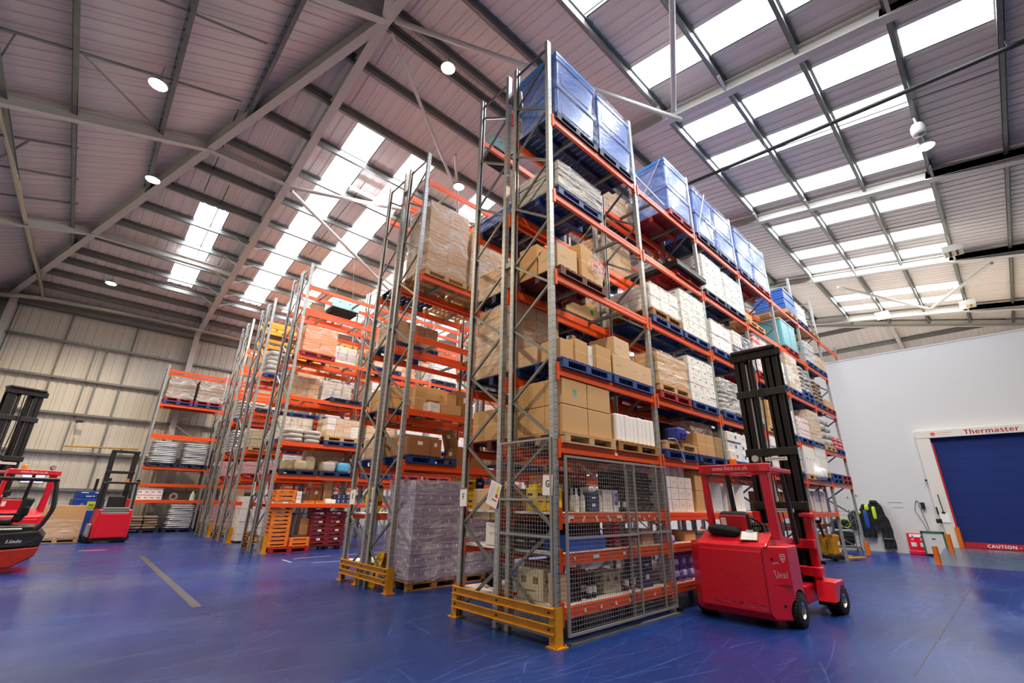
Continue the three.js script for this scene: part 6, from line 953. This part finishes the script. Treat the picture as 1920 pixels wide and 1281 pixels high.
// ------------------------------------------------------------------ left wall: baler, cardboard, cage trolley, small fittings
{
  const t = thing('baler', 'blue waste baler with a yellow notice, left of the red reach truck', 'baler', -3.9, 0, -21.6, 0.12), m = S({ color: lin(0x123a8c), roughness: 0.45 });
  mesh('chamber', rb(-0.5, 0.5, 0, 1.0, -0.5, 0.4, 0.02), m, t); mesh('upper_door', rb(-0.48, 0.48, 1.0, 1.42, -0.45, 0.36, 0.02), m, t); mesh('head', rb(-0.42, 0.46, 1.42, 1.72, -0.4, 0.25, 0.02), m, t); mesh('ram', cyl(0.05, 0.05, 0.5, 12).clone().translate(0.12, 1.95, -0.1), M.blackm, t); mesh('kick_rail', rb(-0.5, 0.5, 0.12, 0.16, 0.4, 0.44, 0.006), m, t);
  const nm = textMat(96, 96, (c) => { c.fillStyle = '#b9bf3c'; c.fillRect(0, 0, 96, 96); c.fillStyle = '#222'; c.fillRect(20, 34, 50, 12); for (let i = 0; i < 4; i++) c.fillRect(12, 56 + i * 9, 70, 3); }); sign('notice', 0.3, 0.34, nm, M.yellow, t, 0.1, 1.16, 0.37, 0);
  const lm = textMat(256, 48, (c) => { c.fillStyle = '#123a8c'; c.fillRect(0, 0, 256, 48); c.fillStyle = '#e6e8ef'; c.font = 'bold 36px sans-serif'; c.fillText('BWM 75', 50, 38); }); sign('lettering', 0.5, 0.09, lm, m, t, 0.02, 1.52, 0.256, 0); mesh('light_bar', mg([bb(-0.3, -0.08, 1.64, 1.67, 0.25, 0.262), bb(0.12, 0.34, 1.64, 1.67, 0.25, 0.262)]), M.foam, t); mesh('handle', mg([bb(-0.3, -0.1, 1.15, 1.19, 0.36, 0.4), bb(-0.24, -0.16, 1.08, 1.26, 0.36, 0.39)]), M.chrome, t); mesh('door_stripe', bb(-0.42, -0.1, 0.62, 0.64, 0.4, 0.406), M.foam, t);
  const bag = one('sack', 'pale plastic bag hanging from the left side of the baler', 'sack', sackGeo(0.24, 0.3, 0.12, 2), M.foam, -4.42, 0.88, -21.1); bag.rotation.z = 0.4;
  pallet('wood', 'bare pallet under the big cardboard carton at the left', -4.5, 0.002, -19.3, true);
  const cb = thing('carton', 'big open cardboard carton wrapped in film at the left wall', 'carton', -4.5, 0.155, -19.3); mesh('body', cut(unitBox(1.15, 1.05, 0.98).clone().translate(0, 0.525, 0), bb(-0.56, 0.56, 0.1, 1.3, -0.47, 0.47)), CM.plain, cb); wrapOn(cb, 1.15, 0.6, 0.98, 0, M.wrap, 1); mesh('label', bb(-0.36, -0.28, 0.72, 0.8, 0.49, 0.494), M.foam, cb);
  const ct = thing('roll_cage', 'galvanised roll cage standing behind the big cardboard carton', 'roll cage', -4.6, 0, -22.3); mesh('frame', mg([tubeBetween(V(-0.4, 0.15, 0.3), V(-0.4, 1.7, 0.3), 0.015), tubeBetween(V(0.4, 0.15, 0.3), V(0.4, 1.7, 0.3), 0.015), tubeBetween(V(-0.4, 1.7, 0.3), V(0.4, 1.7, 0.3), 0.015), tubeBetween(V(-0.4, 0.15, -0.3), V(-0.4, 1.7, -0.3), 0.015), tubeBetween(V(0.4, 0.15, -0.3), V(0.4, 1.7, -0.3), 0.015), tubeBetween(V(-0.4, 1.7, -0.3), V(-0.4, 1.7, 0.3), 0.015), tubeBetween(V(0.4, 1.7, -0.3), V(0.4, 1.7, 0.3), 0.015), bb(-0.42, 0.42, 0.12, 0.15, -0.32, 0.32)]), M.steel, ct); for (let i = 0; i < 9; i++) mesh('cage_bar', mg([bb(-0.32 + i * 0.08, -0.315 + i * 0.08, 0.15, 1.7, 0.298, 0.303)]), M.steel, ct); for (let i = 0; i < 5; i++) mesh('cage_bar', bb(-0.4, 0.4, 0.4 + i * 0.28, 0.406 + i * 0.28, 0.296, 0.3), M.steel, ct); for (const a of [-0.34, 0.34]) for (const b of [-0.26, 0.26]) mesh('castor', cyl(0.06, 0.06, 0.03, 12).clone().rotateX(Math.PI / 2).translate(a, 0.062, b), M.rubber, ct);
  const dm = S({ color: 0xdfe9f4, roughness: 0.3, emissive: new THREE.Color(0.45, 0.68, 1), emissiveIntensity: 1.3 }), ds = thing('display_screen', 'small lit pale blue screen on the left wall above the trucks', 'screen', -5.8, 2.2, -24.6); mesh('case', rb(-0.36, 0.36, -0.2, 0.2, -0.1, 0, 0.01), M.black, ds); mesh('screen', bb(-0.34, 0.34, -0.17, 0.17, 0, 0.004), dm, ds); mesh('screen_bar', bb(-0.34, 0.34, -0.02, 0.05, 0.004, 0.007), M.bluePlastic, ds);
  const pl = new THREE.PointLight(0xbfd8ff, 0.5); pl.position.set(-5.8, 2.2, -24.4); pl.castShadow = true; scene.add(pl);
  const gp = thing('gas_pipe', 'ochre pipe running along the left wall above the trucks', 'pipe', 0, 0, 0); mesh('pipe', tubeBetween(V(-5.2, 3.62, -24.66), V(-2.6, 3.7, -24.66), 0.035), S({ color: lin(0xb98a2e), roughness: 0.5 }), gp); mesh('bend', tubeBetween(V(-4.95, 3.62, -24.66), V(-4.95, 4.0, -24.72), 0.02), M.oldwood, gp); for (const x of [-4.2, -3.2]) mesh('bracket', bb(x - 0.03, x + 0.03, 3.5, 3.7, -24.95, -24.66), M.steel, gp);
  const cam = thing('security_camera', 'small dark camera on the left wall above the ochre pipe', 'camera', -5.0, 4.75, -24.7); mesh('body', rb(-0.08, 0.16, -0.05, 0.05, 0, 0.12, 0.02), M.black, cam); mesh('mount', tubeBetween(V(-0.05, -0.08, 0.05), V(-0.08, 0, -0.2), 0.03), M.steel, cam);
}
// foil insulated pipes under the eaves
{
  const t = thing('foil_pipe', 'foil wrapped pipe running along the left eaves with a branch', 'pipe'); mesh('pipe', pathTube([[-8.9, 9.62, -23.85], [-7.5, 9.85, -23.8], [-4.4, 9.98, -23.8], [0, 9.95, -23.8], [8, 9.95, -23.8]], 0.1, 60, 12), M.foil, t); mesh('branch', pathTube([[-7.5, 9.87, -23.8], [-7.62, 10.15, -22.4], [-7.85, 10.3, -17], [-8.0, 10.42, -12], [-8.25, 10.5, -6]], 0.07, 60, 12), M.foil, t);
  for (const x of [-5.6, -3.4, -0.6, 2]) mesh('hanger', tubeBetween(V(x, 9.9, -23.8), V(x, roofY(-23.8) + 0.3, -23.8), 0.008, 5), M.steel, t);
}
// ------------------------------------------------------------------ right side: jackets, fire point, door clutter
{
  const wx = 18.79;
  const jacket = (l, z, y, h, w, col, parts) => { const t = thing('jacket', l, 'jacket', wx - 0.14, y, z); const g0 = new THREE.BoxGeometry(0.17, h, w, 4, 12, 14), p = g0.attributes.position; for (let i = 0; i < p.count; i++) { const d = (h / 2 - p.getY(i)) / h, z = p.getZ(i), k = 0.28 + 0.6 * Math.min(1, d * 4.5) + 0.12 * d, f = Math.cos(z / w * 2.9); p.setZ(i, z * k + 0.012 * Math.sin(d * 17)); p.setX(i, p.getX(i) * (0.35 + 0.65 * f) - 0.018 * Math.sin(z * 38 + d * 3) * d - 0.01 * Math.sin(d * 21 + z * 9)); if (d > 0.98) p.setY(i, p.getY(i) + 0.03 * Math.sin(z * 19)); } g0.computeVertexNormals(); const g = nonIdx(g0); mesh('cloth', g, col, t, 0, -h / 2, 0); for (const [n, c, y0, hh, z0, ww] of parts) mesh(n, sackGeo(0.215, hh, ww, 2), c, t, -0.012, y0, z0); mesh('hook', tubeBetween(V(0.13, 0.03, 0), V(0.0, -0.01, 0), 0.012, 6), M.chrome, t); };
  jacket('dark coat with lime panels hanging on the white wall, right one', 0.08, 1.84, 1.05, 0.56, M.navycloth, [['panel', M.hiviz, -0.45, 0.5, -0.03, 0.13], ['collar', M.black, -0.05, 0.14, 0, 0.24]]);
  jacket('dark coat with royal blue side hanging next to the roll cage', -0.26, 1.7, 1.2, 0.44, M.navycloth, [['panel', M.royal, -0.55, 0.75, 0.02, 0.16], ['shoulder', M.hiviz, -0.12, 0.22, 0.1, 0.14]]);
  jacket('dark trousers hanging low under the right coat', 0.3, 1.32, 1.2, 0.36, M.navycloth, [['band', M.steel, -0.85, 0.05, 0, 0.3]]);
  jacket('black coat with lime stripe hanging behind the last rack post', -0.62, 1.45, 0.7, 0.5, M.navycloth, [['stripe', M.hiviz, -0.25, 0.4, 0.12, 0.06], ['shoulder', M.hiviz, -0.06, 0.14, 0.16, 0.16]]);
  const t = thing('roll_cage', 'dark wire roll cage against the white wall beside the coats', 'roll cage', 17.9, 0, -1.0); mesh('base', bb(-0.35, 0.35, 0.12, 0.16, -0.45, 0.45), M.steel, t); for (const a of [-0.35, 0.35]) for (const b of [-0.45, 0.45]) { mesh('post', tubeBetween(V(a, 0.12, b), V(a, 1.5, b), 0.018), M.steel, t); mesh('castor', cyl(0.06, 0.06, 0.03, 12).clone().rotateX(Math.PI / 2).translate(a, 0.062, b), M.rubber, t); } for (let i = 0; i < 9; i++) mesh('cage_bar', mg([bb(-0.352, -0.348, 0.3 + i * 0.14, 0.31 + i * 0.14, -0.45, 0.45), bb(-0.35, 0.35, 0.3 + i * 0.14, 0.31 + i * 0.14, 0.448, 0.452)]), M.steel, t); mesh('clutter', mg([sackGeo(0.55, 0.5, 0.75, 1).clone().translate(0, 0.45, 0), sackGeo(0.5, 0.35, 0.6, 2).clone().translate(0, 0.95, 0)]), M.navycloth, t);
  one('wire_coil', 'lime green hose coil hanging in the dark roll cage', 'hose coil', nonIdx(new THREE.TorusGeometry(0.16, 0.02, 8, 24).rotateY(Math.PI / 2)), M.hiviz, 17.52, 1.0, -0.75);
  const fp = thing('fire_point', 'red fire point stand holding two extinguishers by the white wall', 'fire point', 18.55, 0, 1.14); mesh('stand', mg([rb(0.1, 0.14, 0, 0.72, -0.3, 0.3, 0.02), rb(-0.14, 0.14, 0, 0.14, -0.3, 0.3, 0.03)]), M.truck, fp); mesh('sign_plate', bb(0.09, 0.098, 0.58, 0.68, -0.22, 0.22), M.foam, fp);
  for (const [i, s] of [-0.12, 0.13].entries()) { const e = thing('extinguisher', `${i ? 'right' : 'left'} red extinguisher in the fire point stand`, 'extinguisher', 18.52, 0.14, 1.14 + s); mesh('cylinder', nonIdx(new THREE.LatheGeometry([[0, 0], [0.075, 0], [0.08, 0.02], [0.08, 0.32], [0.06, 0.38], [0.025, 0.41], [0.025, 0.44], [0, 0.44]].map(([a, b]) => new THREE.Vector2(a, b)), 18)), M.truck, e); mesh('label_band', nonIdx(new THREE.CylinderGeometry(0.081, 0.081, 0.14, 18, 1, true)).translate(0, 0.2, 0), M.cream, e); mesh('valve', mg([bb(-0.03, 0.03, 0.44, 0.49, -0.015, 0.015), bb(-0.06, 0.03, 0.48, 0.5, -0.012, 0.012)]), M.black, e); }
  const nb = thing('battery_charger', 'white cabinet with a dark green frame standing by the wall', 'cabinet', 18.3, 0.02, 1.64); mesh('body', rb(-0.14, 0.2, 0.05, 0.78, -0.3, 0.3, 0.015), M.white, nb); mesh('frame', mg([bb(-0.16, -0.13, 0.74, 0.8, -0.32, 0.32), bb(-0.16, -0.13, 0.05, 0.8, -0.32, -0.27), bb(-0.16, -0.13, 0.05, 0.8, 0.27, 0.32)]), M.green, nb); mesh('handle', rb(-0.155, -0.13, 0.54, 0.57, -0.05, 0.05, 0.005), M.black, nb); mesh('foot', bb(-0.12, 0.18, 0, 0.05, -0.26, 0.26), M.black, nb);
  one('power_cable', 'thin dark cable loop hanging on the white wall above the cabinet', 'cable', mg([pathTube([[wx - 0.02, 1.75, 1.33], [wx - 0.05, 1.5, 1.28], [wx - 0.06, 1.1, 1.42], [wx - 0.1, 0.8, 1.48]], 0.008), pathTube([[wx - 0.03, 1.72, 1.42], [wx - 0.05, 1.35, 1.48], [wx - 0.08, 0.8, 1.54]], 0.008), pathTube([[wx - 0.02, 1.75, 1.33], [wx - 0.03, 1.86, 1.38], [wx - 0.03, 1.74, 1.48]], 0.01)]), M.blackm);
  one('plug', 'black connector plug hanging on the white wall', 'plug', rb(-0.05, 0.05, -0.12, 0.12, -0.06, 0.06, 0.03, 2), M.black, wx - 0.07, 1.68, 1.54);
  const br = thing('broom', 'yellow handled broom leaning in the corner of the door jamb', 'broom', 18.42, 0.14, 1.92); mesh('handle', tubeBetween(V(0, 0.1, 0.1), V(0.04, 1.35, 0), 0.018), M.cream2, br); mesh('head', rb(-0.05, 0.05, 0, 0.1, -0.14, 0.2, 0.02), M.black, br); mesh('grip', tubeBetween(V(0.04, 1.25, 0.01), V(0.045, 1.5, 0), 0.026), M.black, br); mesh('bracket', rb(-0.05, 0.06, 0.95, 1.1, -0.1, 0.06, 0.02), M.black, br);
  const ck = thing('clipboard', 'white clipboard sheet hanging on the door jamb', 'clipboard', 18.55, 1.32, 2.07); mesh('paper', bb(-0.012, 0, -0.2, 0.12, -0.13, 0.13), M.foam, ck); mesh('clip', bb(-0.02, 0, 0.1, 0.16, -0.05, 0.05), M.black, ck); mesh('cord', tubeBetween(V(-0.006, 0.14, 0), V(-0.006, 0.75, -0.02), 0.014, 6), M.black, ck);
  for (const [l, X, z, h] of [['orange steel bollard guard standing at the near corner of the ramp', 15.0, 1.93, 0.5], ['orange steel bollard guard behind the near one by the door', 17.3, 2.1, 0.6], ['thin orange guard strip at the foot of the door jamb', 18.5, 2.3, 0.8]]) { const b = thing('bollard', l, 'bollard', X, X > 16 ? 0.18 : 0, z); mesh('post', mg([bb(-0.02, 0.0, 0, h, -0.06, 0.06), bb(-0.02, 0.08, 0, h, 0.05, 0.07)]), M.orangepost, b); mesh('base_plate', bb(-0.08, 0.12, 0, 0.012, -0.1, 0.1), M.orangepost, b); }
  const og = thing('rack_post_guard', 'slim orange guard at the last post of the nearest rack', 'post guard', 6 * B, 0, 0.08); mesh('strip', bb(-0.06, 0.05, 0.02, 0.45, -0.005, 0.01), M.orangepost, og); mesh('side_strip', bb(-0.07, -0.06, 0.02, 0.45, -0.1, 0.01), M.orangepost, og);
  for (const [i, [z, y]] of [[-0.75, 1.95], [-0.45, 2.02]].entries()) one('coat_hook', ['left', 'right'][i] + ' bare black coat hook on the white wall', 'hook', tubeBetween(V(0, 0, 0), V(-0.07, 0.03, 0), 0.018, 6), M.black, wx, y, z);
  one('wall_scuff', 'upper faint grey rub mark on the white wall beside the coats', 'mark', bb(-0.002, 0, -0.2, 0.22, -0.008, 0.008).rotateX(0).applyMatrix4(new THREE.Matrix4().makeRotationX(Math.PI / 2)), M.purlin, wx + 0.008, 1.78, 0.72); one('wall_scuff', 'lower faint grey rub mark on the white wall beside the coats', 'mark', bb(-0.002, 0, -0.16, 0.16, -0.006, 0.006).applyMatrix4(new THREE.Matrix4().makeRotationX(Math.PI / 2)), M.purlin, wx + 0.008, 1.6, 0.78);
}

// ------------------------------------------------------------------ lamps, hung heaters, cable tray
{
  const glow = S({ color: 0xffffff, emissive: new THREE.Color(1, 0.9, 0.74), emissiveIntensity: LAMP_GLOW });
  const lamp = (l, x, y, z, s = 1) => {
    const t = thing('high_bay_lamp', l, 'lamp', x, y, z); mesh('housing', mg([cyl(0.09, 0.19, 0.12, 20).clone().translate(0, 0.1, 0), cyl(0.2, 0.2, 0.03, 24).clone().translate(0, 0.03, 0)]), M.steel, t); mesh('led_disc', cyl(0.18, 0.18, 0.012, 24).clone().translate(0, 0.008, 0), glow, t); mesh('hanger', tubeBetween(V(0, 0.15, 0), V(0, 0.6, 0), 0.01, 6), M.steel, t);
    const sp = new THREE.SpotLight(0xffe6c4, LAMP_POWER * s, 0, 1.25, 0.5, 2); sp.position.set(x, y - 0.06, z); sp.target.position.set(x, 0, z); sp.castShadow = true; sp.shadow.radius = 8; scene.add(sp, sp.target);
  };
  lamp('round lamp under the end slope, upper left', -5.36, 10.95, -7.9); lamp('round lamp beside the hip rafter, left', -5.0, 10.95, -12.3); lamp('small far round lamp above the left wall', -5.39, 10.1, -20.4); lamp('round lamp under the ridge above the nearest rack', 0.28, 12.85, -3.98); lamp('round lamp above rack E', 3.1, 12.3, -7.2); lamp('far round lamp above the third rack', 2.0, 10.5, -18.2);
  lamp('added unseen round lamp on the right slope nearest the camera, above the frame', 3.3, 11.25, 4.6, 1.3); lamp('added unseen round lamp over the camera side of the end slope, above the frame', -4.2, 11.3, 1.5, 1.3);  // two unseen lamps added to brighten the faces turned towards the camera
  lamp('lit round lamp on the right slope beside the white dome', 10.85, 11.25, 4.6);
  const sq = S({ color: 0xfff6e0, emissive: new THREE.Color(1, 0.86, 0.55), emissiveIntensity: 3 });
  const square = (l, x, y, z, on) => { const t = thing('box_lamp', l, 'lamp', x, y, z); mesh('housing', mg([bb(-0.3, 0.3, 0.1, 0.16, -0.3, 0.3), bb(-0.3, -0.28, -0.1, 0.1, -0.3, 0.3), bb(0.28, 0.3, -0.1, 0.1, -0.3, 0.3)]), M.cream, t); for (let i = 0; i < 3; i++) mesh('louvre', bb(-0.28, 0.28, -0.1, 0.1, -0.26 + i * 0.2, -0.13 + i * 0.2), on > i ? sq : M.cream2, t); mesh('hanger', tubeBetween(V(0, 0.16, 0), V(0, 0.8, 0), 0.012, 6), M.steel, t); if (on) { const p = new THREE.SpotLight(0xffe2b0, LAMP_POWER * 0.6, 0, 1.2, 0.5, 2); p.position.set(x, y - 0.15, z); p.target.position.set(x, 0, z); p.castShadow = true; p.shadow.radius = 8; scene.add(p, p.target); } };
  square('unlit square louvred lamp below the third right rafter', 18.69, 11.2, 4.58, 0); square('glowing square lamp, lower of the two at the far right', 26.4, 11.75, 1.25, 3); square('half lit square lamp, upper of the two at the far right', 26.05, 11.25, 4.6, 1);
  const d = thing('ceiling_dome', 'white dome sensor hanging beside the lit lamp on the right slope', 'camera dome', 10.3, 11.5, 4.55); mesh('shell', nonIdx(new THREE.LatheGeometry([[0, 0.22], [0.12, 0.2], [0.16, 0.12], [0.17, 0], [0.16, -0.12], [0.1, -0.16], [0, -0.16]].map(([a, b]) => new THREE.Vector2(a, b)), 20)), M.white, d); mesh('lens', cyl(0.07, 0.07, 0.01, 16).clone().translate(-0.03, -0.162, 0.02), M.black, d); mesh('stem', tubeBetween(V(0, 0.2, 0), V(0, 0.55, 0), 0.03), M.white, d);
  const tube = S({ color: 0xffffff, emissive: new THREE.Color(0.92, 0.92, 1), emissiveIntensity: 5 });
  const linear = (l, a, b) => { const t = thing('tube_light', l, 'lamp'); const d2 = V(...b).sub(V(...a)); mesh('tube', tubeBetween(V(...a), V(...b), 0.045), tube, t); mesh('backing', tubeBetween(V(a[0], a[1] + 0.07, a[2]), V(b[0], b[1] + 0.07, b[2]), 0.03), M.white, t); const c = V(...a).add(V(...b)).multiplyScalar(0.5); const p = new THREE.PointLight(0xf4f2ff, 4); p.position.set(c.x, c.y - 0.3, c.z); p.castShadow = true; scene.add(p); };
  linear('long tube light below the left eaves behind the fifth rack', [1.0, 9.2, -23.4], [2.75, 9.2, -23.4]); linear('short tube light under the left rooflights', [0.2, 12.15, -9.8], [1.45, 12.15, -9.8]);
  const heater = (l, x, y, z, top) => { const t = thing('unit_heater', l, 'heater', x, y, z); mesh('case', rb(-0.55, 0.55, -0.18, 0.22, -0.4, 0.4, 0.02), S({ color: lin(0x9fd0cf), roughness: 0.45 }), t); mesh('louvre_box', rb(-0.5, 0.5, -0.32, -0.18, -0.34, 0.34, 0.02), M.dark, t); mesh('vent', mg([bb(-0.3, -0.22, 0.05, 0.08, 0.4, 0.405), bb(0.1, 0.18, 0.05, 0.08, 0.4, 0.405)]), M.steel, t); for (const s of [-0.4, 0.4]) mesh('hanger', tubeBetween(V(s, 0.2, 0), V(s * 0.4, top, 0), 0.008, 5), M.steel, t); };
  heater('pale teal heater box hung high above the third rack', 1.75, 8.88, -12.95, 2.7); heater('pale teal heater box seen behind the posts of the nearest rack', 3.0, 12.2, -4.9, 0.6);
  const tr = thing('cable_tray', 'dark cable tray crossing under the right slope', 'cable tray'); const A = V(9.4, roofY(-3.6) - 0.25, -3.6), Bp = V(8.25, roofY(9) - 0.05, 9); mesh('tray', sweepRect(A, Bp, [[-0.06, 0.06, 0, 0.012], [-0.06, -0.052, 0, 0.05], [0.052, 0.06, 0, 0.05]]), M.blackm, tr); mesh('cable', sweepRect(A, Bp, [[-0.03, -0.01, 0.012, 0.03], [0.0, 0.02, 0.012, 0.03]]), M.black, tr); for (const z of [-2.35, 1.16, 4.6, 6.27]) { const x = 9.4 - (z + 3.6) * 1.15 / 12.6; mesh('clip', tubeBetween(V(x, roofY(z) - 0.1, z), V(x, roofY(z) + 0.28, z), 0.008, 5), M.steel, tr); }
}

renderer.render(scene, camera);
